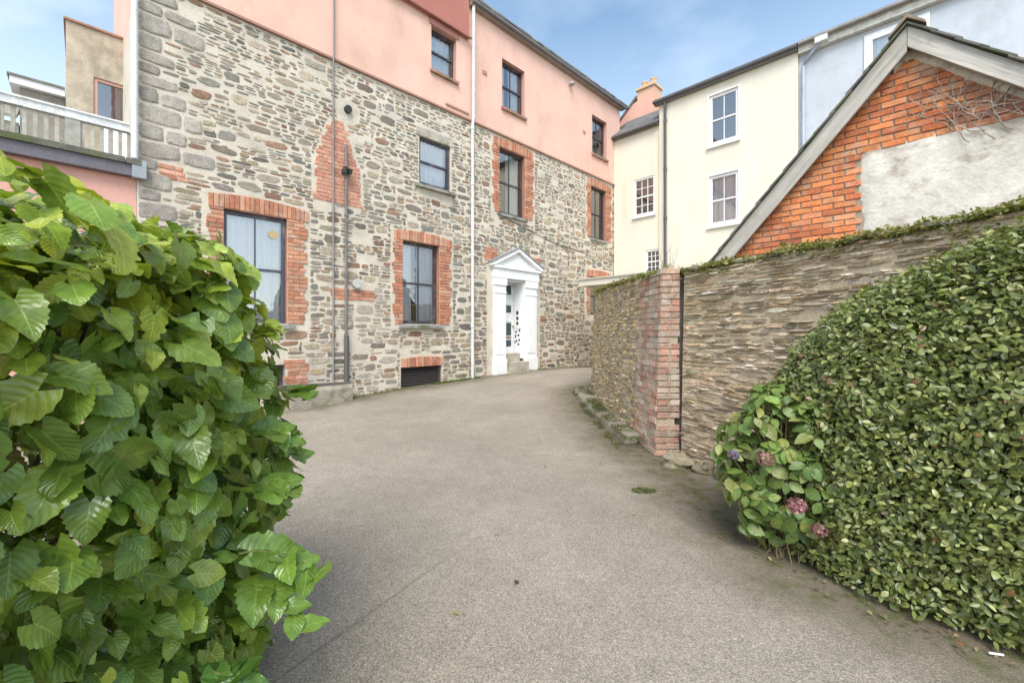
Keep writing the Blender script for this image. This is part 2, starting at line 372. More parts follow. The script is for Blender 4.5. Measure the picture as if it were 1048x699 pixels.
# corner blocks and rubble
rects=[(o[0]-(.30 if k in('F1','F2','F5','F6','F8') else .03),o[1]+(.40 if k in('F1','F2','F5','F6','F8') else .03),o[2]-.12,o[3]+(.24 if k!='door' else .1)) for k,o in OF.items()]
rects+=[(-.92,1.15,0,3.25),(-5.04,-4.12,2.08,2.36),(-7.68,-7.32,3.8,4.08),(-6.0,-5.48,.3,.97),(-3.06,-2.05,5.9,6.2),(-3.08,-2.08,4.6,4.9),(-6.1,-4.72,-.3,.44)]
quoins=[];z=-.1;k=0
while z<BAND-.1:
    h=rng.uniform(.17,.30); h=min(h,BAND-.01-z); w=rng.uniform(.40,.58) if k%2 else rng.uniform(.24,.34)
    quoins.append((S0,S0+w,z,z+h)); w2=rng.uniform(.25,.45)
    if rng.random()<.4 and not any(q[0]<S0+w+w2 and S0+w<q[1] and q[2]<z+h and z<q[3] for q in rects): quoins.append((S0+w,S0+w+w2,z,z+h*.9))
    z+=h;k+=1
m=MB()
for a,b,c,d in quoins:
    col=jit(rng.choice([(.37,.325,.27),(.33,.29,.245),(.40,.35,.29)]),.12)
    stone(m,loc_map,(a+b)/2+.006,(c+d)/2,b-a-.022,d-c-.025,.02,col,rng,16,.05,7.,tilt=.1)
def blocked(s,z):
    for a,b,c,d in rects:
        if a<s<b and c<z<d: return True
    for a,b,c,d in quoins:
        if a<=s<b and c<=z<d: return True
    if 4.0<z<5.66:
        a,b=flue(z)
        if a-.06<s<b+.06: return True
    if -.95<s<1.2 and 3.2<z<3.8 and z-3.2<(1-abs(s-.12)/1.05)*.62: return True
    if (s+4.7)**2+(z-5.9)**2<.06: return True
    return False
jump=[]
for _ in range(1500):
    w=rng.uniform(.24,.46); h=rng.uniform(.11,.19); a=rng.uniform(S0+.5,S1-.5); c=rng.uniform(-.1,6.5)
    if c>4.6 and rng.random()<.5: continue
    if any(blocked(a+w*u_,c+h*v_) for u_ in (-.05,.25,.5,.75,1.05) for v_ in (-.05,.5,1.05)): continue
    if any(a<q[1]+.02 and a+w>q[0]-.02 and c<q[3]+.02 and c+h>q[2]-.02 for q in jump): continue
    jump.append((a,a+w,c,c+h))
    if len(jump)>210: break
blocked0=blocked
def blocked(s,z):
    if blocked0(s,z): return True
    for a,b,c,d in jump:
        if a<s<b and c<z<d: return True
    return False
def hF(r,z): return r.uniform(.055,.125) if z<4.4 else r.uniform(.05,.10)
def wF(r,h): return h*r.uniform(1.2,3.6)+.03
PAL=[(.25,.205,.155),(.32,.265,.195),(.21,.18,.145),(.35,.285,.20),(.28,.245,.195),(.34,.245,.16),(.19,.165,.14),(.39,.325,.235),(.28,.17,.115),(.24,.225,.185),(.41,.35,.27)]
for a,b,c,d in pack(S0,S1-.02,-.2,BAND-.06,hF,wF,blocked,rng,.07)+jump:
    w,h=b-a,d-c
    if w<.05 or h<.022: continue
    up=max(0,min(1,(c-4.2)/2.5)); spar=n3(a*.5,c*.5,3)*.5+.5
    gap=.009+.010*up+.012*spar*rng.random()
    if rng.random()<.05+.10*up: continue
    col=jit(tuple(v*.95 for v in rng.choice(PAL)),.24)
    if c<2.3 and -5<a<-4 and rng.random()<.6: col=tuple(v*.3+w_*.7 for v,w_ in zip(col,(.42,.37,.31)))
    stone(m,loc_map,(a+b)/2+rng.uniform(-.01,.01),(c+d)/2+rng.uniform(-.008,.008),max(.04,w-gap*1.6),max(.022,h-gap),rng.uniform(.003,.011),col,rng,11,.17,rng.uniform(2.6,6))
m.build('stonework',M['stone'],bd)
m=MB(); m.prism([(-3.10,5.965),(-2.05,5.965),(-2.07,6.17),(-3.08,6.15)],-.02,.1,(.42,.38,.31)); m.build('lintel',M['concrete'],bd)
# pink upper storey
PK=(.72,.455,.36); P_=[(-2.70,-1.97,7.62,8.64),(-.41,.48,7.59,8.90),(3.84,4.74,7.58,8.90)]
m=MB(); panel(m,S0,S1,BAND+.002,9.72,[p+((.55,.30,.24),) for p in P_],-.03,.33,PK)
m.box(S0,S1,1.05,6.5,BAND+.002,9.72,PK); m.box(S0,S0+.3,.302,1.048,BAND+.002,9.72,PK); m.box(S1-.3,S1,.302,1.048,BAND+.002,9.72,PK)
m.box(S0,-1.62,.302,6.5,9.722,11.6,PK)
m.build('pink_render',M['pink'],bd)
m=MB(); m.box(S0,S1,-.055,-.004,BAND-.03,BAND+.012,(.36,.2,.15)); m.box(-2.3,-1.58,-.06,-.032,BAND+.11,BAND+.15,(.45,.25,.2)); m.build('drip_band',M['pink'],bd)
m=MB(); m.box(S0,-1.62,-.10,.30,8.81,11.6,(.40,.155,.12)); m.box(-2.75,-1.90,-.06,-.032,8.65,8.80,(.45,.2,.16)); m.build('red_panel',M['pink'],bd)
m=MB(); m.box(S0,-1.58,-.16,-.101,8.79,8.83,(.3,.13,.1)); m.build('panel_moulding',M['pink'],bd)
# roof, gutter, chimney gable
m=MB(); m.prismx([(-.20,9.79),(-.20,9.83),(3.0,11.8),(6.7,9.83),(6.7,9.79),(3.0,11.7)],-1.60,S1+.25,(.13,.13,.135)); rf=m.build('roof',M['slate'],bd)
m=MB()
for x in np.arange(-1.5,S1+.2,.26): m.box(x,x+.245,-.235,-.1,9.80+rng.uniform(0,.02),9.85+rng.uniform(0,.02),jit((.2,.19,.17),.25))
m.build('eaves_slates',M['slate'],rf)
m=MB(); m.box(-1.58,S1+.1,-.17,-.032,9.66,9.79,(.25,.2,.17)); m.tube([(-1.58,-.2,9.74),(S1+.2,-.2,9.74)],.05,(.16,.15,.15)); m.build('gutter',M['metal'],rf)
# windows
w1=window(bd,*OF['F1'],y=.09,col=(.07,.065,.09),curtain='net',sill=(.10,.12),label='dark framed sash window with amber oval sticker on the glass')
m=MB(); m.prism([(-6.03+.07*math.cos(t)*1.2,3.22+.07*math.sin(t)) for t in np.linspace(0,2*math.pi,17)[:-1]],.105,.112,(.5,.36,.16)); m.build('sticker',M['paint'],w1)
window(bd,*OF['F2'],y=.11,curtain='both',sill=(.10,.1)); window(bd,*OF['F4'],y=.05,vb=0,curtain='net',sill=(.10,.12),sillcol=(.33,.31,.27))
window(bd,*OF['F5'],y=.11,curtain='right',sill=(.08,.06)); window(bd,*OF['F6'],y=.10,curtain=None,sill=(.08,.04)); window(bd,*OF['F7'],y=.12,vb=0)
window(bd,*OF['F8'],y=.12)
window(bd,*P_[0],y=.09,vb=0,curtain='net',sill=(.10,.04),sillcol=(.35,.2,.16)); window(bd,*P_[1],y=.09,curtain='both',sill=(.10,.04),sillcol=(.35,.2,.16)); window(bd,*P_[2],y=.09,curtain='left',sill=(.10,.04),sillcol=(.35,.2,.16))
# basement louvre
m=MB(); a,b,c,d=OF['vent']; m.box(a+.005,b-.005,.16,.2,c,d,(.02,.02,.02))
for z in np.arange(c+.03,d-.02,.055): m.prismx([(.06,z),(.07,z+.012),(.14,z+.05),(.13,z+.036)],a+.01,b-.01,(.07,.06,.055))
m.box(a+.004,a+.05,.04,.15,c,d,(.08,.07,.06)); m.box(b-.05,b-.004,.04,.15,c,d,(.08,.07,.06)); m.build('louvre_vent',M['metal'],bd)
# doorway
W=(.82,.82,.81); m=MB()
for a,b in ((-.72,-.30),(.49,.96)):
    m.box(a,b,-.07,.0,.72,2.72,W); m.box(a-.02,b+.02,-.10,.0,.28,.72,W); m.box(a+.07,b-.07,-.082,-.07,.85,2.45,W)
    m.box(a-.012,b+.012,-.088,.0,2.50,2.55,W); m.box(a-.02,b+.02,-.10,.0,2.72,2.915,W)
m.box(-.76,1.02,-.11,.0,2.917,3.17,W); m.box(-.81,1.06,-.16,.0,3.172,3.24,W)
m.prism([(-.80,3.242),(1.05,3.242),(.125,3.66)],-.08,0,W)
for sgn in (-1,1):
    x0=.125; hw=.97
    m.prism([(x0,3.68),(x0,3.77),(x0+sgn*(hw+.02),3.30),(x0+sgn*(hw+.02),3.22),(x0+sgn*(hw-.06),3.242)][::sgn],-.18,-.002,W)
m.build('door_surround',M['paint'],bd)
m=MB()
for sgn in (-1,1): m.prism([(.125,3.773),(.125,3.81),(.125+sgn*1.02,3.335),(.125+sgn*1.02,3.30)][::sgn],-.20,.0,(.25,.25,.26))
m.build('lead_flashing',M['metal'],bd)
m=MB(); m.box(.44,.497,0,.42,.70,2.90,(.78,.78,.78)); m.box(-.305,-.25,0,.42,.70,2.90,(.78,.78,.78)); m.box(-.25,.44,0,.42,2.86,2.91,(.78,.78,.78))
m.box(.432,.44,.06,.34,.85,1.45,(.82,.82,.82)); m.box(.432,.44,.06,.34,1.55,2.6,(.82,.82,.82))
jl=m.build('door_lining',M['paint'],bd)
# dark leaded motifs in the side lining
for (zc,hh) in ((2.02,.12),(1.86,.12),(1.72,.1)): m=MB(); m.box(.425,.4315,.17,.25,zc-hh/2,zc+hh/2-.02,(.02,.02,.02)); m.build('glazing_motif',M['metal'],jl)
for (yy,zc,w_,h_) in ((.10,1.50,.05,.10),(.22,1.46,.09,.05),(.12,1.36,.09,.06),(.26,1.33,.05,.12),(.10,1.22,.06,.08),(.2,1.2,.08,.05),(.28,1.16,.05,.07),(.12,1.1,.09,.05)):
    m=MB(); m.prismx([(yy,zc),(yy+w_*.3,zc+h_/2),(yy+w_,zc+h_*.3),(yy+w_*.8,zc-h_*.2),(yy+w_*.45,zc-h_/2)],.424,.4315,(.02,.02,.025)); m.build('glazing_motif',M['metal'],jl)

m=MB(); m.box(-.25,.44,.40,.45,.84,2.86,W)
for a,b in ((2.48,2.52),(2.24,2.28),(1.76,1.80),(1.26,1.32),(.84,1.0)): m.box(-.24,.43,.385,.40,a,b,W)
for x in (-.24,.05,.36): m.box(x,x+.07,.386,.40,.84,2.86,W)
dr=m.build('door',M['paint'],bd)
m=MB()
for a,b in ((2.54,2.80),(2.02,2.22),(1.36,1.72),(1.04,1.22)):
    for q0,q1 in ((-.15,.04),(.13,.35)): m=MB(); m.box(q0,q1,.389,.397,a,b,(.05,.07,.075)); m.build('pane',M['metal'],dr)
m=MB(); m.box(.10,.34,.372,.384,1.275,1.33,(.25,.19,.12)); m.build('letterbox',M['metal'],dr); m=MB(); m.tube([(.40,.385,1.62),(.40,.34,1.62)],.025,(.4,.3,.12)); m.build('door_knob',M['metal'],dr)
for a,b,c,d in ((-.06,.40,.52,.85),(-.24,.46,.30,.62)):
    m=MB(); 
    if c>.5: m.box(-.248,.438,.12,.40,.62,.84,(.42,.375,.30))
    else: m.box(-.27,.46,-.22,.118,.20,.62,(.42,.375,.30))
    m.build('step',M['concrete'],bd)
# pipes
def pipe(name,path,r,col,brk=None,lab=None):
    m=MB(); m.tube(path,r,col,10)
    if brk:
        for z in brk: m.tube([(path[0][0],path[0][1],z-.03),(path[0][0],path[0][1],z+.03)],r*1.3,col,10); m.box(path[0][0]-.015,path[0][0]+.015,path[0][1],0.0,z-.015,z+.015,col)
    o=m.build(name,M['metal'],bd)
    if lab: o['label']=lab
pipe('downpipe',[(-1.5,-.09,.27),(-1.5,-.09,6.7),(-1.5,-.13,6.9),(-1.5,-.13,9.7)],.042,(.62,.62,.60),(1.6,3.4,5.2,6.6),'white painted downpipe')
pipe('cable_conduit',[(-5.0,-.04,.50),(-5.0,-.04,6.7),(-5.0,-.08,6.9),(-5.0,-.08,8.8),(-5.0,-.13,8.9),(-5.0,-.13,11.4)],.017,(.24,.23,.22),None,'thin grey cable conduit')
pipe('waste_pipe',[(-4.75,-.06,.42),(-4.75,-.06,5.2)],.026,(.16,.15,.145),(1.4,2.6,3.8,4.6)); pipe('waste_pipe',[(-4.75,-.075,.40),(-4.75,-.075,1.38)],.048,(.10,.095,.09))
pipe('horizontal_pipe',[(-6.05,-.17,.47),(-4.72,-.17,.44)],.035,(.09,.08,.07))
pipe('corner_pipe',[(S0-.03,-.09,4.0),(S0-.03,-.09,8.6),(S0-.03,-.13,11.5)],.042,(.74,.74,.72),None,'white corner downpipe')
m=MB(); m.box(-4.83,-4.67,-.12,-.02,4.62,4.70,(.05,.05,.05)); m.tube([(-4.80,-.12,4.6),(-4.80,-.16,4.72)],.05,(.04,.04,.04)); m.tube([(-4.70,-.12,4.6),(-4.70,-.16,4.70)],.04,(.04,.04,.04)); m.build('pipe_bracket',M['metal'],bd)
m=MB(); m.tube([(-4.70,-.0,5.93),(-4.70,-.07,5.93)],.075,(.03,.03,.03),14); m.build('vent_hole',M['metal'],bd)
m=MB(); m.tube([(-4.55,0,2.43),(-4.55,-.10,2.43)],.06,(.42,.41,.39),14); m.tube([(-4.55,-.10,2.43),(-4.55,-.13,2.43)],.085,(.45,.44,.42),14); m.build('vent_cap',M['metal'],bd)
m=MB(); m.tube([(2.58,-.03,9.42),(2.58,-.13,9.40)],.05,(.6,.6,.58),12); m.tube([(2.58,-.13,9.40),(2.58,-.16,9.34)],.07,(.3,.3,.3),12); m.build('security_light',M['metal'],bd)
for x,z in ((-1.05,8.22),(3.38,8.12)):
    m=MB(); m.box(x-.075,x+.075,-.045,-.031,z-.05,z+.05,(.42,.2,.13)); m.build('air_brick',M['brick'],bd)
m=MB(); m.prismx([(-.26,-.2),(-.26,.36),(-.20,.43),(.0,.45),(0,-.2)],-6.02,-4.70,(.31,.275,.215)); m.build('plinth',M['concrete'],bd)
m=MB(); m.box(S0-.06,S0+.10,-.14,-.002,3.72,3.98,(.3,.32,.34)); m.build('lead_box',M['metal'],bd)
m=MB(); m.tube([(-.6,-.02,5.0-.35),(1.8,-.02,4.2),(3.4,-.02,4.12)],.008,(.08,.08,.08),6); m.build('wall_cable',M['metal'],bd)
# chimney gable behind the far end
C0=(3.712,15.712,0); CA=R(-45)
cg=empty('chimney_gable',(C0[0]+.707*1.5,C0[1]+.707*1.5,0),CA,'pink rendered gable end with buff chimney stack behind the cream house','building')
m=MB(); m.prism([(-.75,6),(2.6,6),(2.6,8.2),(.95,10.05),(.5,10.5),(-.1,10.35),(-.75,9.75)],0,3.,(.70,.40,.30)); m.build('wall',M['pink'],cg)
m=MB(); m.prism([(-.80,9.74),(-.80,9.82),(.10,10.62),(.10,10.52)],-.06,3.05,(.2,.19,.18)); m.prism([(.90,10.18),(.90,10.10),(2.7,8.0),(2.7,8.1)][::-1],-.06,3.05,(.2,.19,.18)); m.build('roof',M['slate'],cg)
m=MB(); m.box(.12,.82,.01,.6,10.0,10.92,(.66,.40,.28)); m.box(.07,.87,-.05,.65,10.78,10.86,(.66,.46,.26)); ck=m.build('chimney_stack',M['pink'],cg)
m=MB()
for cx in (.29,.65):
    m=MB(); m.lathe(cx,.3,[(.12,10.92),(.14,10.95),(.11,10.99),(.10,11.13),(.12,11.15),(.12,11.18),(.09,11.19)],12,(.66,.44,.22)); m.build('chimney_pot',M['brick'],ck)

# ================================================================== CREAM HOUSE
ch=empty('cream_house',C0,CA,'cream rendered house with white sash windows and a dark downpipe','house')
CR=(.73,.69,.565)
WN=[(.83,1.59,5.50,6.78),(1.27,1.79,3.45,4.26)]; MW=[(3.42,4.25,7.16,8.68),(3.42,4.25,4.70,6.22)]
m=MB(); panel(m,0.02,1.80,0,8.42,[w+((.7,.68,.6),) for w in WN],0,.30,CR)
panel(m,1.80,5.74,0,9.06,[w+((.7,.68,.6),) for w in MW],-.08,.38,CR)
m.box(.02,5.74,1.15,6,0,8.40,CR); m.box(1.8,5.74,1.15,6,8.402,9.06,CR); m.box(.02,.3,.302,1.148,0,8.42,CR); m.box(1.8,2.1,.302,1.148,0,9.06,CR); m.build('wall',M['cream'],ch)
m=MB(); m.prismx([(-.18,8.46),(-.18,8.52),(3.2,11.0),(3.2,10.9)],-.30,1.78,(.15,.145,.14)); m.prismx([(-.26,9.10),(-.26,9.16),(3.2,10.6),(6.4,9.3),(6.4,9.2),(3.2,10.5)],1.66,5.75,(.16,.15,.145))
r2=m.build('roof',M['slate'],ch)
m=MB(); m.box(-.28,1.77,-.14,-.01,8.40,8.46,(.14,.13,.13)); m.tube([(-.3,-.17,8.46),(1.76,-.17,8.46)],.05,(.10,.10,.10)); m.box(1.68,5.74,-.22,-.085,9.00,9.10,(.17,.155,.15)); m.tube([(1.66,-.25,9.09),(5.75,-.25,9.09)],.055,(.10,.10,.10)); m.build('gutter',M['metal'],r2)
m=MB(); m.tube([(2.04,-.22,9.05),(2.04,-.16,8.85),(2.04,-.15,.2)],.045,(.09,.09,.095),10)
for z in (8.4,6.8,5.2,3.6): m.tube([(2.04,-.15,z-.05),(2.04,-.15,z+.05)],.058,(.08,.08,.085),10)
m.build('downpipe',M['metal'],ch)
window(ch,*WN[0],y=.02,col=WHF,fw=.05,vb=2,hb=1,sill=(.07,.05),sillcol=(.78,.78,.77)); window(ch,*WN[1],y=.02,col=WHF,fw=.05,vb=2,hb=1,sill=(.07,.05),sillcol=(.78,.78,.77))
window(ch,*MW[0],y=-.05,col=WHF,fw=.075,vb=1,sill=(.15,.06),sillcol=(.78,.78,.77)); window(ch,*MW[1],y=-.05,col=WHF,fw=.075,vb=1,curtain='net',sill=(.15,.06),sillcol=(.78,.78,.77))
m=MB()
for a,b,c,d in MW:
    for x0,x1 in ((a-.05,a-.002),(b+.002,b+.05)): m.box(x0,x1,-.10,-.075,c-.02,d+.05,WHF)
    m.box(a-.0,b,-.10,-.075,d+.002,d+.05,WHF); m.build('window_trim',M['paint'],ch); m=MB()
# ================================================================== BLUE-GREY HOUSE
bh=empty('bluegrey_house',C0,CA,'pale blue-grey rendered house with white window, partly hidden behind the brick gable','house')
BW=[(7.12,8.30,7.0,8.78)]; BL=(.52,.545,.58)
m=MB(); panel(m,5.745,13.,0,9.04,[w+((.7,.7,.7),) for w in BW],.0,.3,BL); m.box(5.745,13,1.15,6,0,9.04,BL); m.box(12.7,13,.302,1.148,0,9.04,BL); m.build('wall',M['blue'],bh)
m=MB(); m.prismx([(-.26,9.12),(-.26,9.18),(3.2,10.6),(6.4,9.3),(6.4,9.2),(3.2,10.5)],5.76,13.1,(.17,.16,.155)); r3=m.build('roof',M['slate'],bh)
m=MB(); m.box(5.76,13.1,-.16,-.004,8.90,9.11,(.60,.58,.52)); m.box(5.76,13.1,-.20,-.161,9.05,9.12,(.45,.43,.38)); m.tube([(5.78,-.25,9.12),(13.1,-.25,9.12)],.05,(.30,.28,.26)); m.build('fascia',M['wood'],r3)
m=MB(); m.box(6.15,6.42,-.30,-.16,8.94,9.08,(.66,.66,.63)); m.tube([(6.25,-.18,8.97),(5.92,-.09,8.72),(5.86,-.08,8.55),(5.86,-.08,.2)],.042,(.42,.46,.52),10); m.build('downpipe',M['metal'],bh)
window(bh,*BW[0],y=-.03,col=WHF,fw=.16,vb=1,curtain='net',sill=(.1,.05),sillcol=(.78,.78,.77))
# ================================================================== BRICK SHED (gable)
GO=(3.3,4.4,0); sh=empty('brick_shed',GO,R(-45),'orange brick gable with weathered grey bargeboards and a patch of lime render','shed')
AX,AZ=.55,4.29; SL=1.14; SR=.95
hl=lambda x:(AZ-(AX-x)*SL) if x<AX else AZ-(x-AX)*SR
XL,XR=-1.45,2.55; BY=.11
m=MB(); m.prism([(XL+.1,0),(XR-.1,0),(XR-.1,hl(XR-.1)-.12),(AX,AZ-.12),(XL+.1,hl(XL+.1)-.12)],BY,4.2,(.33,.27,.21)); m.build('wall',M['mortar'],sh)
gmap=lambda s,o,z:(s,BY-o,z)
def ptop(x): return 3.29+.02*math.sin(x*9)+.03*n3(x*4,1)
m=MB(); z=1.2;k=0
while z<AZ:
    x=XL+.1-(0.095 if k%2 else 0)
    lim=lambda x:hl(x)-.10
    while x<XR-.1:
        x0,x1=max(x,XL+.1),min(x+.182,XR-.1)
        # clip against the verges
        zt=z+.062
        for _ in range(30):
            if x0<x1 and lim(x0)<zt and x0<AX: x0+=.01
            if x1>x0 and lim(x1)<zt and x1>AX: x1-=.01
        pl=.19+.035*n3(z*6,3)+(.02 if k%2 else 0)
        if zt<ptop((x0+x1)/2): x1=min(x1,max(pl,x0)) if x0<pl else x0
        if x1-x0>.04:
            dk=n3(x*1.1,z*1.6,5)
            pal=BORANGE if not (x>.75 and z>3.1) else [(.42,.17,.09),(.36,.16,.10),(.46,.2,.11)]
            soot=1-.35*max(0,dk+.1)-.12*max(0,n3(x0*3,z*4,9)); brick(m,gmap,x0,x1-.006,z,zt-.008,.014,jit(tuple(v*soot for v in rng.choice(pal)),.18),rng)
        x+=.19
    z+=.064;k+=1
m.build('brickwork',M['brick'],sh)
# lime patch: gridded slab with a ragged edge
m=MB(); nx,nzz=40,26; vs=[];x1=XR-.1
for j in range(nzz+1):
    zf=j/nzz
    for i in range(nx+1):
        xf=i/nx; xl=.20+.05*n3(zf*7,2.2)+.02*n3(zf*25,5); x=lerp(xl,x1,xf); zt=min(ptop(x)+.015*n3(x*20,7),hl(x)-.13); z=lerp(1.2,zt,zf)
        o=.02+.010*n3(x*3,z*3,8) if 0<i<nx and 0<j<nzz else .0
        vs.append(gmap(x,o,z))
m.add(vs,[(j*(nx+1)+i,j*(nx+1)+i+1,(j+1)*(nx+1)+i+1,(j+1)*(nx+1)+i) for j in range(nzz) for i in range(nx)],(.60,.56,.49),True); m.build('render_patch',M['patch'],sh)
m=MB()   # mortar fillet under the right verge
vs=[];
for i in range(30):
    x=lerp(AX-.10,XR-.15,i/29); zt=hl(x)-.17; w_=.075+.02*n3(x*6,4); vs+=[gmap(x,-.005,zt-w_),gmap(x,.03,zt-w_*.6),gmap(x,.03,zt+.02)]
m.add(vs,[(i*3+j,i*3+3+j,i*3+4+j,i*3+1+j) for i in range(29) for j in (0,1)],(.62,.55,.44),True); m.build('mortar_fillet',M['patch'],sh)
# bargeboards
nl=math.hypot(1,SL); nr=math.hypot(1,SR); bw=.155
for sgn,S_,xe in ((-1,SL,XL-.12),(1,SR,XR+.1)):
    m=MB(); p0=(AX+sgn*.002,AZ); p1=(xe,hl(xe)); p2=(xe,hl(xe)-bw*math.hypot(1,S_)*(1 if sgn<0 else .86)); p3=(AX+sgn*.002,AZ-bw*math.hypot(1,S_)*(1 if sgn<0 else .9))
    vv=[]; n=14
    for y in (-.03,.0):
        for i in range(n+1):
            t=i/n; w=.006*n3(t*9,sgn,y)
            vv.append((lerp(p0[0],p1[0],t),y+w*.5,lerp(p0[1],p1[1],t)+w)); vv.append((lerp(p3[0],p2[0],t),y+w*.5,lerp(p3[1],p2[1],t)+w))
    k=2*(n+1); fs=[]
    for i in range(n): 
        a=2*i; fs+=[(a,a+2,a+3,a+1),(k+a,k+a+1,k+a+3,k+a+2),(a,k+a,k+a+2,a+2),(a+1,a+3,k+a+3,k+a+1)]
    fs+=[(0,1,k+1,k),(2*n,k+2*n,k+2*n+1,2*n+1)]
    m.add(vv,fs,(.40,.37,.325) if sgn<0 else (.50,.465,.41)); m.build('bargeboard',boardmat('weathered_board',math.atan(S_)*(1 if sgn<0 else -1)),sh)
m=MB()
for sgn,S_,xe in ((-1,SL,XL-.16),(1,SR,XR+.14)):
    L_=math.hypot(xe-AX,hl(xe)-AZ); rows=int(L_/.2)
    for i in range(rows):
        t0,t1=i/rows,(i+1.35)/rows
        xa,xb=lerp(AX,xe,t0),lerp(AX,xe,t1); za,zb=hl(xa),hl(xb)
        y=-.07
        while y<4.3:
            ww=rng.uniform(.2,.3); u=.012+rng.uniform(0,.008); c=jit((.15,.145,.14) if rng.random()<.7 else (.13,.14,.09),.25)
            q=[(xa,za+u*.5),(xa,za+u*.5+.02),(xb,zb+u+.03),(xb,zb+u+.008)]
            m.prism(q[::sgn],y,y+ww-.008,c); y+=ww
m.build('roof',M['slate'],sh)
m=MB()
y=-.09
while y<4.3: m.prism([(AX-.13,AZ-.08),(AX-.12,AZ-.05),(AX,AZ+.085),(AX+.12,AZ-.03),(AX+.13,AZ-.06),(AX,AZ+.05)],y,y+.43,jit((.23,.18,.14),.2)); y+=.44
m.build('ridge_tile',M['slate'],sh)
# dry creeper on the shed
m=MB(); r=random.Random(3)
def walk(p,d,n,st,rad,dep=0):
    pts=[p]
    for i in range(n):
        d=(d[0]+r.uniform(-.45,.45),d[1]+r.uniform(-.45,.45)); l=math.hypot(*d) or 1; d=(d[0]/l,d[1]/l)
        q=pts[-1]; z=q[2]+d[1]*st; x=q[0]+d[0]*st
        z=min(z,hl(x)-.16); pts.append((x,BY-.03-abs(r.gauss(0,.025)),z))
        if dep<2 and r.random()<.35: walk(pts[-1],(d[0]+r.uniform(-1,1),d[1]+r.uniform(-1,1)),max(3,n//2),st*.8,rad*.65,dep+1)
    if len(pts)>1: m.tube(pts,rad,jit((.36,.30,.24),.2),5,rad*.4)
for x,z in ((.95,3.12),(1.05,3.2),(1.2,3.15),(1.35,3.25),(1.1,3.4),(1.5,3.1),(.85,3.25),(1.7,3.2),(1.0,3.3),(1.15,3.35),(1.25,3.3),(.95,3.4),(1.3,3.12),(1.1,3.1),(1.2,3.45)): walk((x,BY-.04,z),(r.uniform(-1,1),r.uniform(.1,1)),10,.05,.0058)
m2=m.build('dry_creeper',M['twig'],None); m2.location=GO; m2.rotation_euler=(0,0,R(-45)); tag(m2,'leafless dry creeper stems clinging to the orange brick gable','creeper')
# tiled roof peeping out behind the shed
tr=empty('tiled_house',(6.55,4.75,0),R(-45),'red tiled roof just showing behind the right slope of the brick gable','house')
m=MB(); m.box(-.6,2,-.2,2,0,4.3,(.55,.5,.44)); m.build('wall',M['beige'],tr)
m=MB()
for i in range(6):
    for j in range(9): m.prismx([(-.32+i*.2,4.30+i*.13),(-.32+i*.2,4.33+i*.13),(-.05+i*.2,4.49+i*.13),(-.05+i*.2,4.46+i*.13)],-.7+j*.3,-.41+j*.3,jit((.50,.22,.12),.2))
m.build('roof',M['brick'],tr)
# ================================================================== FLAT-ROOFED LEAN-TO behind wall
lt=empty('flat_roofed_porch',(2.02,12.5,0),R(-45),'low flat-roofed porch with cream fascia at the road bend','porch')
m=MB(); m.box(-.06,3.2,-.05,2.0,2.78,2.95,(.62,.57,.47)); m.box(-.10,3.24,-.09,2.04,2.952,2.99,(.5,.47,.4)); m.build('roof',M['cream'],lt)
m=MB(); m.box(.75,3.1,.1,1.9,-.2,2.778,(.62,.58,.47)); m.build('wall',M['cream'],lt)
# ================================================================== TERRACE on the left
te=empty('terrace_wall',F0,FA,'pink rendered terrace wall with dark coping, left of the stone building','wall')
m=MB(); m.box(-15,S0-.004,.02,5.0,-.3,3.735,(.66,.36,.29)); m.build('wall',M['pink'],te)
m=MB(); m.box(-15,S0+.05,-.11,.25,3.737,3.90,(.13,.115,.13)); m.box(-15,S0-.08,.25,5.0,3.737,3.93,(.3,.3,.29)); m.build('fascia',M['metal'],te)
m=MB(); x=-15
while x<S0+.05:
    x1=min(x+rng.uniform(.5,.9),S0+.05); m.box(x,x1-.008,-.15,.28,3.902,3.975+rng.uniform(0,.01),jit((.14,.14,.115),.2)); x=x1
m.build('coping',M['concrete'],te)
rl=empty('terrace_railing',F0,FA,'weathered grey timber balustrade with white handrail on the terrace wall','railing')
m=MB(); m.box(-13,S0-.075,.0,.10,4.40,4.50,(.70,.70,.69)); m.box(-13,S0-.075,-.02,.12,4.50,4.525,(.74,.74,.73)); m.build('handrail',M['wood'],rl)
x=-7.99; i=0
while x>-10.6:
    m=MB()
    if i%7==6:
        m.box(x-.075,x+.075,.01,.13,3.98,4.40,jit((.40,.37,.32),.08)); m.build('post',M['wood'],rl); x-=.15
    else:
        m.box(x-.021,x+.021,.03,.075,3.98,4.40,jit((.40,.37,.31),.12)); m.build('baluster',M['wood'],rl); x-=.098
    i+=1
# rendered annexe behind the terrace
an=empty('rendered_annexe',(F0[0]-.707*3,F0[1]+.707*3,0),FA,'weathered beige rendered annexe with pink-curtained window rising above the terrace','building')
AW=(-8.33,-7.80,5.52,6.34)
m=MB(); panel(m,-8.70,-7.3,3.9,7.24,[AW+((.5,.3,.25),)],0,.3,(.46,.40,.31)); m.box(-8.70,-7.3,1.15,2.5,3.9,7.24,(.46,.40,.31)); m.box(-8.7,-8.4,.302,1.148,3.9,7.24,(.46,.40,.31)); m.build('wall',M['beige'],an)
m=MB(); m.box(-8.73,-7.3,-.04,2.55,7.242,7.28,(.36,.2,.14)); m.build('coping',M['brick'],an)
aw=window(an,*AW,y=.03,col=(.62,.36,.30),fw=.05,vb=0,meet=.02)
m=MB(); 
for k in range(9): m.tube([(-8.07+k*.03,.2,6.28),(-8.08+k*.03+.01*math.sin(k),.2,5.9),(-8.1+k*.034,.2,5.55)],.018,jit((.30,.07,.07),.2),6)
m.build('curtain',M['cloth'],aw)
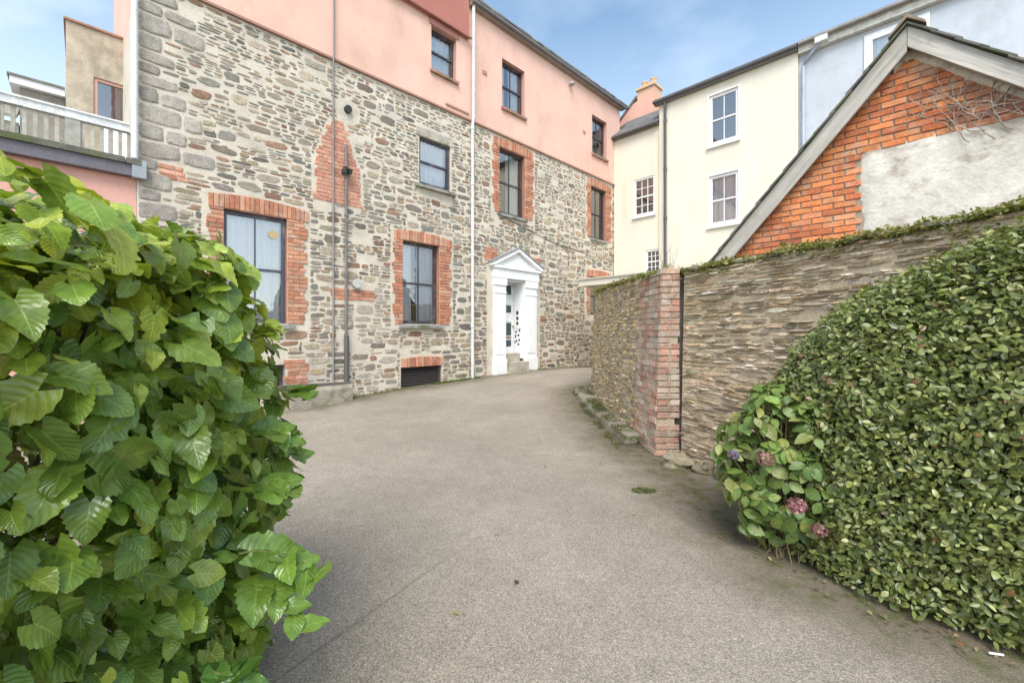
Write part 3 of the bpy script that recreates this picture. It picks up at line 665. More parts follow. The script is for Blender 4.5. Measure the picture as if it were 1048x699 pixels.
m=MB(); m.box(-8.22,-7.82,-.9,-.86,4.0,5.25,(.78,.78,.76)); 
for x in (-8.22,-7.88): m.box(x,x+.06,-.93,-.90,4.0,5.25,(.8,.8,.79))
for z in (4.0,4.6,5.19): m.box(-8.16,-7.88,-.925,-.90,z,z+.06,(.8,.8,.79))
d_=m.build('white_gate',M['paint'],None); d_.location=an.location; d_.rotation_euler=(0,0,FA); tag(d_,'white panelled gate leaf standing on the terrace behind the railing','gate')
an2=empty('slate_outbuilding',(F0[0]-.707*3.6,F0[1]+.707*3.6,0),FA,'low grey outbuilding with white fascia beyond the terrace railing','building')
m=MB(); m.box(-9.30,-8.72,0,1.5,3.9,5.98,(.30,.275,.24)); m.box(-12.5,-9.32,.1,1.5,3.9,5.35,(.62,.58,.50)); m.build('wall',M['beige'],an2)
m=MB(); m.box(-9.42,-8.72,-.12,1.6,5.99,6.12,(.78,.78,.78)); m.build('fascia',M['paint'],an2)
m=MB(); m.prismx([(-.1,5.36),(-.1,5.42),(1.2,6.2),(1.2,6.1)],-12.5,-9.33,(.26,.24,.2)); m.box(-9.45,-8.72,-.15,1.6,6.122,6.16,(.2,.19,.17)); m.build('roof',M['slate'],an2)
m=MB()
for a,b in ((-10.4,-10.0),(-9.8,-9.5)): m.box(a,b,.06,.098,4.2,5.1,(.05,.045,.05))
m.build('window',M['metal'],an2)
# ================================================================== GARDEN WALLS
class Path:
    def __init__(s,pts):
        s.p=[Vector(p) for p in pts]; s.l=[0]
        for a,b in zip(s.p,s.p[1:]): s.l.append(s.l[-1]+(b-a).length)
    def at(s,u):
        u=max(0,min(s.l[-1]-1e-6,u)); i=0
        while s.l[i+1]<u: i+=1
        a,b=s.p[i],s.p[i+1]; d=(b-a).normalized(); q=a.lerp(b,(u-s.l[i])/(s.l[i+1]-s.l[i]))
        return q,d,Vector((-d.y,d.x))
def wall_thing(name,label,path,h,th,batter,palette,wfun,colm,skip=None,dep=(.008,.035),z0=-.15,gap=.010,u=.025,uz=.0125):
    o=empty(name,(path.p[0].x,path.p[0].y,0),0,label,'wall'); off=Vector((path.p[0].x,path.p[0].y))
    def mp(s,out,z):
        q,d,n=path.at(s); q=q+n*(out+batter*(1-z/2.3)); q=q-off
        return (q.x,q.y,z)
    m=MB(); L_=path.l[-1]; ns=max(2,int(L_/.15)); vs=[];fs=[]; prof=lambda H:[(0,z0),(0,H*.5),(0,H-.10),(-.05,H-.02),(-th*.5,H+.03),(-th+.05,H-.02),(-th,H-.1),(-th,z0)]
    k=8
    for i in range(ns+1):
        s=L_*i/ns
        for o_,z in prof(h(s)): vs.append(mp(s,o_+.008*n3(s*3,z*3),z))
    for i in range(ns):
        for j in range(k): fs.append((i*k+j,(i+1)*k+j,(i+1)*k+(j+1)%k,i*k+(j+1)%k))
    fs+=[tuple(range(k)),tuple(range(ns*k,ns*k+k))]
    m.add(vs,fs,colm); m.build('wall_core',M['mortar'],o)
    m=MB(); r=rng
    for a,b,c,d in pack(0,L_,z0,h(L_/2)+.2,wfun[0],wfun[1],lambda s,z:z>h(s)-.06 or (skip and skip(s,z)),r,.035,.12):
        w,hh=b-a,d-c
        if w<.04 or hh<.012: continue
        if r.random()<.06: continue
        col=jit(r.choice(palette),.3)
        stone(m,mp,(a+b)/2,(c+d)/2,w-gap*r.uniform(.3,1.4),max(.012,hh-gap*r.uniform(.5,1.1)),r.uniform(*dep),col,r,9,.24,r.uniform(3,8),back=.02,tilt=.7)
    m.build('stonework',M['schist'],o)
    # rough slate coping lying on top
    m=MB(); s=0
    while s<L_:
        w=r.uniform(.18,.45); H=h(s+w/2)
        if r.random()<.75:
            q,d,n=path.at(s+w/2); ang=math.atan2(d.y,d.x)+r.gauss(0,.12); z=H-.06+r.uniform(-.01,.03); t=r.uniform(.015,.035); ww=r.uniform(.16,.3); oo=r.uniform(-.03,.06)
            tl=r.gauss(0,.06); ring=[]
            for i in range(8):
                tt=2*math.pi*i/8+r.uniform(-.2,.2); kx=(abs(math.cos(tt))**4+abs(math.sin(tt))**4)**-.25
                ring.append((math.cos(tt)*kx*w*.5,math.sin(tt)*kx*ww*.5))
            vs=[]
            for zz in (z,z+t):
                for x,y in ring:
                    X=x*math.cos(ang)-y*math.sin(ang); Y=x*math.sin(ang)+y*math.cos(ang); p=q+n*(oo-ww*.5+batter*.05)+Vector((X,Y))-off
                    vs.append((p.x,p.y,zz+tl*x+r.uniform(-.004,.004)))
            m.add(vs,[tuple(range(7,-1,-1)),tuple(range(8,16))]+[(i,(i+1)%8,(i+1)%8+8,i+8) for i in range(8)],jit(r.choice([(.24,.215,.17),(.30,.27,.22),(.17,.16,.11)]),.2))
        s+=w*.7
    m.build('coping',M['schist'],o)
    return o,mp
SCH=[(v[0]*1.03,v[1]*1.03,v[2]*1.02) for v in [(.47,.375,.25),(.40,.315,.21),(.53,.43,.30),(.34,.27,.18),(.56,.47,.34),(.45,.34,.21),(.31,.25,.18),(.49,.37,.25),(.58,.51,.40)]]
wfB=(lambda r,z:r.choice((r.uniform(.016,.032),r.uniform(.022,.055))),lambda r,h:r.choice((r.uniform(.05,.14),r.uniform(.09,.30)))+h*1.2)
BN=(4.04,-.63)
pB=Path([(3.72,.25),(2.004,4.99)])          # near end -> pier
hB=lambda s:2.20+.05*n3(s*.8,2)+.03*n3(s*3,5)
wallB,mpB=wall_thing('garden_wall','tall brown schist garden wall behind the clipped hedge',pB,hB,.42,.05,SCH,wfB,(.50,.41,.285),dep=(.003,.024),gap=.005)
wfA=(lambda r,z:r.uniform(.03,.07),lambda r,h:r.uniform(.06,.16)+h*.8)
pts=[(1.76,5.02),(1.74,5.8),(1.72,7.2),(1.74,8.9)]
for i in range(7):
    t=R(15*i); pts.append((2.34-.6*math.cos(t),8.95+.0+.75*math.sin(t)))
pts.append((4.2,9.75))
pA=Path(pts); hA=lambda s:2.20+.17*min(1,s/4.4)+.03*n3(s*1.1,9)
SCA=[(.46,.375,.25),(.39,.32,.21),(.51,.41,.27),(.33,.265,.18),(.53,.45,.32),(.46,.35,.17),(.30,.245,.17),(.52,.42,.18)]
wallA,mpA=wall_thing('garden_wall','lichened rubble wall with a red brick end pier, curving along the road',pA,hA,.21,.09,SCA,wfA,(.42,.35,.25),skip=lambda s,z:s<.75+.14*n3(z*3,1)+.05*math.sin(z*21),dep=(.003,.016),z0=-.1)
# brick pier of wall A: side face along the wall + end face
m=MB(); z=-.06;k=0; PB=[(.45,.24,.17),(.48,.29,.21),(.40,.23,.17),(.50,.35,.27),(.40,.28,.21),(.46,.40,.32),(.36,.24,.18)]
while z<2.2:
    lim=.80+.14*n3(z*3,1)+.07*(1 if (k//2)%2 else -1)*.6
    x=-.01-(.11 if k%2 else 0)
    while x<lim:
        x0,x1=max(x,-.01),min(x+.215,lim)
        if x1-x0>.04 and rng.random()<.85: brick(m,mpA,x0,x1-.01,z,z+.062,rng.uniform(.004,.016),jit(rng.choice(PB),.18),rng)
        x+=.225
    # end face (faces the camera), local frame at path start
    q,d,n=pA.at(0.0)
    def mpe(s,o,zz): 
        p=n*(-s+.09*(1-zz/2.3)*(1-s/.20))-d*(o); return (p.x,p.y,zz)
    for a,b in (((0.0,.20),) if k%2==0 else ((0,.10),(.11,.20))):
        if rng.random()<.06: continue
        brick(m,mpe,a,b-.005,z,z+.062,rng.uniform(.01,.02),jit(rng.choice(PB),.18),rng,back=.03)
    z+=.073;k+=1
m.build('brick_pier',M['oldbrick'],wallA)
m=MB(); m.box(.10,.62,.07,.30,-.1,2.2,(.17,.145,.11)); m.build('shadow_infill',M['mortar'],wallA)  # block added in the slot beside the pier, its dark colour painting the gap's shadow
# kerb ledge at the foot of wall A
kb=empty('stone_kerb',(1.55,5.5,0),0,'low mossy stone ledge along the foot of the curved wall','kerb')
m=MB(); y=5.55; r=rng
while y<9.1:
    L_=r.uniform(.35,.7); y1=min(y+L_,9.15); xi=1.66; xo=lerp(1.47,1.36,(y-5.5)/3.6)-r.uniform(0,.03); h0=gz(0,y)+.09+r.uniform(-.015,.02)
    xx0=xo-1.55; yy0=y-5.5; yy1=y1-.012-5.5; n=6; vs=[]
    for j in range(4):
        for i in range(n+1):
            yy=lerp(yy0,yy1,i/n); e_=.012*n3(yy*7,j,2)
            x,z=[(xx0-.03,-.1),(xx0+e_,h0-.035+e_),(xx0+.035+e_,h0+e_),(xi-1.55+.1,h0+.02+e_)][j]; vs.append((x,yy,z))
    m.add(vs,[(j*(n+1)+i,j*(n+1)+i+1,(j+1)*(n+1)+i+1,(j+1)*(n+1)+i) for j in range(3) for i in range(n)]+[(0,(n+1),2*(n+1),3*(n+1)),(n,2*n+1,3*n+2,4*n+3)],jit((.24,.22,.165),.25)); y=y1
m.build('ledge_stones',M['concrete'],kb); 
# loose stones at the foot of wall B
for i,(x,y,sx,sy,sz,lab) in enumerate(((1.80,4.66,.16,.12,.09,'rounded grey boulder at the foot of the brick pier'),(1.99,4.46,.10,.09,.06,'small flat brown stone beside the hydrangea foot'),(2.12,4.28,.13,.10,.12,'upright brown stone half hidden by the hydrangea'))):
    bpy_v=[];k=12;mm=MB();vs=[]
    for a in range(7):
        ph=math.pi*a/6
        for b in range(k):
            t=2*math.pi*b/k; e=1+.45*n3(math.cos(t)*1.3+i*5,math.sin(t)*1.3,ph)
            cx,sn=math.cos(t),math.sin(t); kx=(abs(cx)**3+abs(sn)**3)**(-1/3)
            vs.append((cx*kx*sx*math.sin(ph)**.6*e,sn*kx*sy*math.sin(ph)**.6*e,sz*math.cos(ph)*e))
    mm.add(vs,[(a*k+b,a*k+(b+1)%k,(a+1)*k+(b+1)%k,(a+1)*k+b) for a in range(6) for b in range(k)],jit((.27,.235,.16),.15),False)
    o=mm.build('rock',M['schist'],None); o.location=(x,y,sz*.55); o.rotation_euler=(0,0,.6*i-.3); tag(o,lab,'rock','stones at the wall foot')
# ================================================================== GROUND
def nearest_seg(x,y,segs):
    d=9
    for (x0,y0,x1,y1) in segs:
        vx,vy=x1-x0,y1-y0; t=max(0,min(1,((x-x0)*vx+(y-y0)*vy)/(vx*vx+vy*vy))); d=min(d,math.hypot(x-x0-t*vx,y-y0-t*vy))
    return d
SEG=[(-8,4,5,17),(1.42,5.4,1.34,9.2),(1.7,4.7,1.42,5.4),(1.34,9.2,1.9,9.9),(1.9,9.9,5,10.2),(1.7,4.7,1.66,3.2),(1.66,3.2,1.85,2.45),(1.85,2.45,2.4,1.8),(2.4,1.8,3.2,.6)]
def road():
    xs=np.concatenate([np.arange(-9,-4,.25),np.arange(-4,4,.07),np.arange(4,9,.3)]); ys=np.concatenate([np.arange(-8,.5,.4),np.arange(.5,10,.07),np.arange(10,19,.15)])
    vs=[];ed=[]
    for y in ys:
        for x in xs:
            z=gz(x,y)+.012*n3(x*.7,y*.7)+.004*n3(x*3,y*3,4); vs.append((x,y,z)); d=nearest_seg(x,y,SEG); ed.append(d)
    nx,ny=len(xs),len(ys); fs=[(j*nx+i,j*nx+i+1,(j+1)*nx+i+1,(j+1)*nx+i) for j in range(ny-1) for i in range(nx-1)]
    me=bpy.data.meshes.new('driveway'); me.from_pydata(vs,[],fs); a=me.attributes.new('edge','FLOAT','POINT'); a.data.foreach_set('value',np.array(ed,dtype=np.float32))
    me.polygons.foreach_set('use_smooth',np.ones(len(fs),bool))
    m,nt,b=nodes('worn_asphalt'); L=nt.links
    tc=N(nt,'ShaderNodeTexCoord').outputs['Object']
    vor=N(nt,'ShaderNodeTexVoronoi'); vor.inputs['Scale'].default_value=190; L.new(tc,vor.inputs['Vector'])
    sepc=N(nt,'ShaderNodeSeparateColor'); L.new(vor.outputs['Color'],sepc.inputs[0])
    vor2=N(nt,'ShaderNodeTexVoronoi'); vor2.inputs['Scale'].default_value=105; L.new(tc,vor2.inputs['Vector'])
    sep2=N(nt,'ShaderNodeSeparateColor'); L.new(vor2.outputs['Color'],sep2.inputs[0])
    base=mixc(nt,rng_n(nt,noise_n(nt,tc,.55,5,.6),.35,.68,0,1),(.268,.232,.180),(.36,.315,.248))
    base=mixc(nt,rng_n(nt,noise_n(nt,tc,5,5,.7),.4,.75,0,.45),base,(.20,.178,.145))
    k=mathn(nt,'MULTIPLY',rng_n(nt,sepc.outputs[0],0,1,.60,1.44),rng_n(nt,sep2.outputs[0],.88,1,1,1.30))
    cc=N(nt,'ShaderNodeCombineColor'); [L.new(k,cc.inputs[i]) for i in range(3)]
    col=mixc(nt,1.,base,cc.outputs[0],'MULTIPLY')
    e=N(nt,'ShaderNodeAttribute',attribute_name='edge').outputs['Fac']
    en=mathn(nt,'ADD',e,mathn(nt,'MULTIPLY',mathn(nt,'SUBTRACT',noise_n(nt,tc,2.2,6,.7),.5),.9))
    col=mixc(nt,rng_n(nt,en,.05,.75,.85,0),col,(.13,.105,.07))           # damp grit washed to the edges
    mo=mathn(nt,'MULTIPLY',rng_n(nt,en,.05,.5,1,0),rng_n(nt,noise_n(nt,tc,7,5,.7),.47,.6,0,.85))
    col=mixc(nt,mo,col,(.085,.10,.028))
    col=mixc(nt,rng_n(nt,noise_n(nt,tc,1.7,6,.75),.60,.72,0,.35),col,(.15,.13,.10))   # old oil and damp stains
    # old joint / crack crossing the lower left
    sx=N(nt,'ShaderNodeSeparateXYZ'); L.new(tc,sx.inputs[0])
    # line from (-.95,1.85) to (-.42,2.75): distance
    ux,uy=.507,.862
    dl=mathn(nt,'ADD',mathn(nt,'MULTIPLY',mathn(nt,'ADD',sx.outputs[0],.95),uy),mathn(nt,'MULTIPLY',mathn(nt,'ADD',sx.outputs[1],-1.85),-ux))
    dl=mathn(nt,'ABSOLUTE',mathn(nt,'ADD',dl,mathn(nt,'MULTIPLY',mathn(nt,'SUBTRACT',noise_n(nt,tc,6,3),.5),.05)),0)
    al=mathn(nt,'ADD',mathn(nt,'MULTIPLY',mathn(nt,'ADD',sx.outputs[0],.95),ux),mathn(nt,'MULTIPLY',mathn(nt,'ADD',sx.outputs[1],-1.85),uy))
    cr=mathn(nt,'MULTIPLY',rng_n(nt,dl,.004,.016,1,0),mathn(nt,'MULTIPLY',rng_n(nt,al,.9,1.15,1,0),rng_n(nt,al,-1.2,-.8,0,1)))
    col=mixc(nt,mathn(nt,'MULTIPLY',cr,.38),col,(.10,.085,.065))
    L.new(col,b.inputs['Base Color']); b.inputs['Roughness'].default_value=.9; b.inputs['Specular IOR Level'].default_value=.25
    bn=N(nt,'ShaderNodeBump'); bn.inputs['Strength'].default_value=.8; bn.inputs['Distance'].default_value=.006
    L.new(mathn(nt,'ADD',mathn(nt,'MULTIPLY',vor.outputs['Distance'],-.6),mathn(nt,'MULTIPLY',noise_n(nt,tc,90,4),.6)),bn.inputs['Height']); L.new(bn.outputs[0],b.inputs['Normal'])
    me.materials.append(m); o=bpy.data.objects.new('driveway',me); COL.objects.link(o); tag(o,kind='structure',label='worn grey asphalt driveway',cat='road')
road()
m=MB(); m.add([(-300,-300,-.12),(300,-300,-.12),(300,300,-.12),(-300,300,-.12)],[(0,1,2,3)],(.16,.15,.12)); o=m.build('ground',M['concrete'],None); tag(o,'open ground around the buildings','ground',kind='structure')
# ================================================================== FOLIAGE
def cloud(name,mat,parent,tpl,pos,nrm,tip,size,cols,r=nprng):
    """one mesh of many leaves; tpl = list of (verts,quads,uv)"""
    pos=np.asarray(pos,float); z=np.asarray(nrm,float); z/=np.linalg.norm(z,axis=1,keepdims=True)+1e-9
    t=np.asarray(tip,float); y=t-(t*z).sum(1,keepdims=True)*z; y/=np.linalg.norm(y,axis=1,keepdims=True)+1e-9; x=np.cross(y,z)
    size=np.asarray(size,float); cols=np.asarray(cols,float); which=r.integers(0,len(tpl),len(pos))
    V=[];Q=[];C=[];U=[];off=0
    for k,(tv,tq,tu) in enumerate(tpl):
        id_=np.nonzero(which==k)[0]
        if len(id_)==0: continue
        P=pos[id_][:,None,:]+size[id_][:,None,None]*(tv[None,:,0:1]*x[id_][:,None,:]+tv[None,:,1:2]*y[id_][:,None,:]+tv[None,:,2:3]*z[id_][:,None,:])
        n=len(id_); nv=len(tv); V.append(P.reshape(-1,3)); Q.append((tq[None]+(np.arange(n)*nv)[:,None,None]+off).reshape(-1,4)); off+=n*nv
        C.append(np.repeat(cols[id_],len(tq),axis=0)); U.append(np.tile(tu[tq.ravel()],(n,1)))
    V=np.concatenate(V);Q=np.concatenate(Q);C=np.concatenate(C);U=np.concatenate(U)
    me=bpy.data.meshes.new(name); me.vertices.add(len(V)); me.vertices.foreach_set('co',V.astype(np.float32).ravel())
    me.loops.add(Q.size); me.loops.foreach_set('vertex_index',Q.astype(np.int32).ravel())
    me.polygons.add(len(Q)); me.polygons.foreach_set('loop_start',(np.arange(len(Q))*4).astype(np.int32)); me.polygons.foreach_set('loop_total',np.full(len(Q),4,np.int32))
    me.polygons.foreach_set('use_smooth',np.ones(len(Q),bool))
    a=me.attributes.new('col','FLOAT_COLOR','FACE'); a.data.foreach_set('color',np.concatenate([C,np.ones((len(C),1))],1).astype(np.float32).ravel())
    uv=me.uv_layers.new(name='UVMap'); uv.data.foreach_set('uv',U.astype(np.float32).ravel())
    me.update(calc_edges=True); me.validate(); me.materials.append(mat)
    o=bpy.data.objects.new(name,me); COL.objects.link(o)
    if parent: o.parent=parent
    return o
def leaf_tpl(ns,wfn,cup=.15,droop=.25,serr=0.,wave=0.,across=4,seed=0,base=0.):
    r=random.Random(seed); V=[];U=[];ph=r.uniform(0,6); tw=r.uniform(-.15,.15)
    for i in range(ns+1):
        v=i/ns; w=wfn(v)
        for j in range(across+1):
            u=-1+2*j/across; ww=w*(1+(serr*(1 if i%2 else -1) if abs(u)>.99 else 0))
            x=u*ww; y=v+base*abs(u)*(-.16)*max(0,1-v*3.2)*2
            if abs(u)>.99: y+=serr*.3*(1 if i%2 else 0)*.2
            z=cup*abs(u)*ww*1.2-droop*v*v+wave*math.sin(v*9+ph+(0 if u<0 else 1.5))*abs(u)*ww+tw*u*ww*v
            V.append((x,y,z)); U.append((u,v))
    k=across+1; Q=[(i*k+j,i*k+j+1,(i+1)*k+j+1,(i+1)*k+j) for i in range(ns) for j in range(across)]
    return np.array(V),np.array(Q),np.array(U)
def heart(v,a=.44): return a*max(0,1-((v-.30)/.70)**1.55 if v>.30 else 1-((.30-v)/.36)**2.4)**.80+.002
def lobed(v): 
    return heart(v,.46)*(1-.42*math.exp(-((v-.62)/.06)**2))*(1-.25*math.exp(-((v-.33)/.05)**2))+.002
def ovate(v,a=.30): return a*math.sin(math.pi*v**.85)**.8+.002
def gauss_n(n,s): return nprng.normal(0,s,(n,3))
# ---- big-leaved climber, left foreground
bu=empty('broad_leaf_shrub',(-1.55,.9,0),0,'large glossy broad-leaved green shrub filling the left foreground','shrub'); BO=np.array([-1.55,.9,0])
big=[leaf_tpl(18,heart,-.05,.12,.06,.14,4,1,1),leaf_tpl(16,lambda v:heart(v,.38),.22,.22,.06,.18,4,2,1),leaf_tpl(16,lambda v:heart(v,.47),.03,.15,.05,.12,4,3,1),leaf_tpl(20,lobed,.12,.25,.02,.10,4,4,1),leaf_tpl(16,heart,.30,.30,.06,.2,4,5,1),leaf_tpl(16,lambda v:heart(v,.42),-.08,.1,.05,.1,4,6,1)]
def bush_pts(n,rlo,rhi):
    c=np.array([-1.65,.64,.80]); hs=np.array([.71,1.42,1.09])
    # area-uniform directions on a box, then pulled on to a rounded box
    q=nprng.uniform(-1,1,(n,3)); ax=nprng.choice(3,n,p=[.42,.16,.42]); sg=np.where(nprng.random(n)<.7,1,-1)
    q[np.arange(n),ax]=sg
    e=5.; k=(np.abs(q)**e).sum(1)**(-1/e); q=q*k[:,None]
    g=np.sign(q)*np.abs(q)**(e-1)/hs; g/=np.linalg.norm(g,axis=1,keepdims=True)
    bulge=np.array([1+.10*n3(a*2.2,b*2.6,c_*2.2) for a,b,c_ in q*hs])
    p=c+q*hs*(nprng.uniform(rlo,rhi,n)*bulge)[:,None]
    yy=np.clip((p[:,1]-.9)/1.2,0,1); p[:,2]*=1.0-.17*yy**2-.085*np.clip((1.05-p[:,1])/.4,0,1)
    low=np.clip((.7-p[:,2])/.7,0,1); p[:,0]+=-.13*low*(q[:,0]>.3)
    return p,g
def leafcol(p,n,young):
    base=np.array([(.155,.24,.034),(.125,.21,.034),(.21,.295,.042),(.17,.25,.045),(.27,.34,.052)])[nprng.integers(0,5,n)]
    base=base*nprng.uniform(.75,1.25,(n,1)); y=np.array([.42,.45,.045]); yk=young[:,None]
    c=base*(1-yk)+y*yk; q=nprng.random(n)<.006; c[q]=np.array([.26,.22,.06]); return c
p,g=bush_pts(13000,.74,1.04); keep=(p[:,2]>.03)&(p[:,1]>-.75); p,g=p[keep],g[keep]; n=len(p)
top=np.clip((p[:,2]-1.22)/.28,0,1); young=np.clip(top*nprng.uniform(-.1,1.,n),0,1)*(nprng.random(n)<.6)+(nprng.random(n)<.05)*.4
nr=g*.6+np.array([.1,-.2,.62])+gauss_n(n,.5); tp=np.array([0,0,-1.])+g*.35+gauss_n(n,.45)
fol=(p-BO,nr,tp,(.048+.072*nprng.random(n)**1.3)*(.86+.14*np.clip(p[:,1]-.4,0,1)),leafcol(p,n,np.clip(young,0,1)))
# young yellow-green shoots along the crest, and side sprays
sh_p=[];sh_n=[];sh_t=[];sh_s=[];sh_c=[]; stems=MB()
def spray(p0,d,L_,nl,size,yk,droop=.5):
    d=np.array(d,float); d/=np.linalg.norm(d); pts=[]; q=np.array(p0,float)
    for i in range(nl):
        q=q+d*L_/nl; d=d+np.array([0,0,-droop/nl]); d/=np.linalg.norm(d); pts.append(q.copy())
        side=np.cross(d,[0,0,1]); side/=np.linalg.norm(side)+1e-9; sgn=1 if i%2 else -1
        sh_p.append(q); sh_n.append(np.array([.15,-.25,1])+nprng.normal(0,.3,3)); sh_t.append(d*.7+side*sgn*.9+np.array([0,0,-.35])); sh_s.append(size*nprng.uniform(.75,1.15)*(1-.35*i/nl)); 
        c=np.array([.085,.19,.035])*(1-yk)+np.array([.33,.40,.04])*yk; sh_c.append(c*nprng.uniform(.8,1.2))
    stems.tube([tuple(np.array(p0)-BO)]+[tuple(a-BO) for a in pts],.005,(.16,.19,.05),6,.002)
for (x,y,z,yk) in ((-1.0,.95,1.57,1.),(-1.02,1.25,1.60,.9),(-1.05,1.1,1.60,1.),(-1.05,.9,1.54,1.),(-1.1,1.0,1.58,1.),(-1.05,1.05,1.60,.9),(-1.15,.95,1.56,.9),(-1.0,1.38,1.56,.6),(-1.02,1.5,1.53,.5),(-.98,1.64,1.46,1.),(-1.0,1.72,1.42,.8),(-1.2,1.2,1.68,.6),(-1.15,1.05,1.62,.9)):
    spray((x,y,z),(nprng.normal(-.1,.35),nprng.normal(.1,.4),.5),.11,5,.075,yk,1.6)
for (x,y,z,dx,dy,ln) in ((-.90,1.42,.72,1,.1,.27),(-.90,1.40,.62,1,-.2,.28),(-.95,1.6,1.08,1,.3,.12),(-.95,1.72,.98,.7,.5,.1),(-.93,1.3,.42,1,0,.12),(-.93,1.2,.32,1,.2,.1),(-.95,1.8,1.2,.6,.4,.08),(-.93,1.55,.9,.8,.2,.14),(-.95,1.1,.3,.9,-.2,.1)):
    spray((x,y,z),(dx,dy,.15),ln,7,.11,.25 if z>.5 else .05,1.3)

cloud('foliage',M['bigleaf'],bu,big,*[np.concatenate([np.asarray(a_),np.asarray(b_)]) for a_,b_ in zip(fol,(np.array(sh_p)-BO,sh_n,sh_t,sh_s,sh_c))])
for i in range(46):
    x=rng.uniform(-2.1,-1.05); y=rng.uniform(-.3,1.85); pth=[(-1.6+rng.uniform(-.2,.2)+1.55,rng.uniform(.3,1.3)-.9,0)]
    for k in range(1,6):
        t=k/5; pth.append((lerp(pth[0][0],x+1.55,t)+rng.gauss(0,.03),lerp(pth[0][1],y-.9,t)+rng.gauss(0,.03),lerp(0,rng.uniform(1.1,1.55),t)))
    stems.tube(pth,.012,jit((.17,.13,.08),.25),6,.004)
stems.build('stem',M['twig'],bu)
# ---- clipped hedge on the right
he=empty('clipped_hedge',(2.6,2.4,0),0,'dense clipped small-leaved green hedge in front of the schist wall on the right','hedge'); HO=np.array([2.6,2.4,0])
Fp=[(0,(1.80,3.12)),(.12,(1.80,2.86)),(.3,(1.87,2.41)),(.5,(2.23,1.92)),(.72,(2.70,1.32)),(1,(3.2,.50))]
Bp=[(0,(2.12,3.45)),(.12,(2.40,3.35)),(.3,(2.62,2.98)),(.5,(2.84,2.45)),(.72,(3.1,1.7)),(1,(3.5,.7))]
Hh=[(0,.95),(.06,1.22),(.12,1.42),(.2,1.58),(.3,1.74),(.4,1.88),(.5,1.99),(.72,2.10),(1,2.15)]
def tabi(k,T): return np.stack([np.interp(k,[t[0] for t in T],[t[1][i] for t in T]) for i in range(2)],-1)
def hedge_pts(n,inlo,inhi):
    k=nprng.random(n)**.9; f=tabi(k,Fp); b=tabi(k,Bp); h=np.interp(k,[t[0] for t in Hh],[t[1] for t in Hh])
    # section: front face (long) then top
    a=nprng.random(n); ph=np.where(a<.68,(a/.68)**1.9*.55,.55+(a-.68)/.32*.45)*math.pi/2
    e=.55; u=1-np.cos(ph)**e; w=np.sin(ph)**e
    inset=nprng.uniform(inlo,inhi,n)
    d=b-f; q=f+d*u[:,None]; z=.03+(h-.03)*w
    ctr=f+d*.55; cz=h*.5
    bul=np.array([.05*n3(kk*9,zz*2.2,uu*3)+.035*n3(kk*34,zz*8,uu*9) for kk,zz,uu in zip(k,z,u)])
    nx=np.concatenate([-(d/np.linalg.norm(d,axis=1,keepdims=True))*np.cos(ph)[:,None],np.sin(ph)[:,None]**2],1)
    nx/=np.linalg.norm(nx,axis=1,keepdims=True)
    p=np.concatenate([q,z[:,None]],1)+nx*(bul-inset)[:,None]
    return p,nx,k
hl_t=[leaf_tpl(4,lambda v:ovate(v,.27),.25,.15,0,.0,2,11),leaf_tpl(4,lambda v:ovate(v,.30),-.1,.3,0,0,2,12),leaf_tpl(4,lambda v:ovate(v,.24),.4,.05,0,0,2,13)]
p,g,k=hedge_pts(74000,-.02,.20)
# rounded end cap toward the pier
nc=5500; th=nprng.uniform(0,1,nc); zz=nprng.uniform(0,1,nc); ca=np.stack([lerp(1.80,2.14,th)-.02,3.12+.30*np.sin(th*2.2)+.0,.05+1.0*zz],1); cg_=np.stack([-np.ones(nc)*.5,np.ones(nc)*.7,.3*zz],1); ca-=cg_*nprng.uniform(0,.1,(nc,1))
ph_,pg_,_k=hedge_pts(170,-.01,.01); xs_=[];xg=[]
for a_,b_ in zip(ph_,pg_):                                   # stray new shoots the shears missed
    d_=b_*.7+np.array([0,0,.6])+nprng.normal(0,.3,3); d_/=np.linalg.norm(d_)
    for t_ in np.linspace(.01,rng.uniform(.03,.085),rng.randint(3,7)): xs_.append(a_+d_*t_+nprng.normal(0,.006,3)); xg.append(b_*.3+nprng.normal(0,.6,3))
p=np.concatenate([p,ca,np.array(xs_)]); g=np.concatenate([g,cg_,np.array(xg)]); n=len(p)
hc=np.array([(.165,.195,.05),(.135,.17,.047),(.205,.235,.06),(.18,.21,.055),(.26,.275,.085),(.115,.145,.045)])[nprng.integers(0,6,n)]*nprng.uniform(.75,1.3,(n,1))
sp=nprng.random(n); hc[sp<.07]=np.array([.34,.33,.13])*nprng.uniform(.7,1.2,((sp<.07).sum(),1)); hc[sp>.985]=(.22,.12,.05)
cloud('foliage',M['hedgeleaf'],he,hl_t,p-HO,g*.8+np.array([0,-.1,.3])+gauss_n(n,.55),np.array([0,0,.25])+g*.6+gauss_n(n,.7),(.020+.030*nprng.random(n)**1.4),hc)
m=MB()
for i in range(420):
    kk=np.array([rng.random()]); f=tabi(kk,Fp)[0]; b=tabi(kk,Bp)[0]; h=float(np.interp(kk[0],[t[0] for t in Hh],[t[1] for t in Hh])); t=rng.uniform(.12,.9)
    bx,by=lerp(f[0],b[0],.5),lerp(f[1],b[1],.5); ex,ey=lerp(f[0],b[0],t),lerp(f[1],b[1],t); z1=h*rng.uniform(.35,.93); z0=z1*rng.uniform(0,.5)
    m.tube([(bx-2.6,by-2.4,z0),(lerp(bx,ex,.5)-2.6+rng.gauss(0,.03),lerp(by,ey,.5)-2.4+rng.gauss(0,.03),lerp(z0,z1,.55)),(ex-2.6,ey-2.4,z1)],.007,jit((.11,.075,.05),.3),5,.003)
m.build('stem',M['twig'],he)
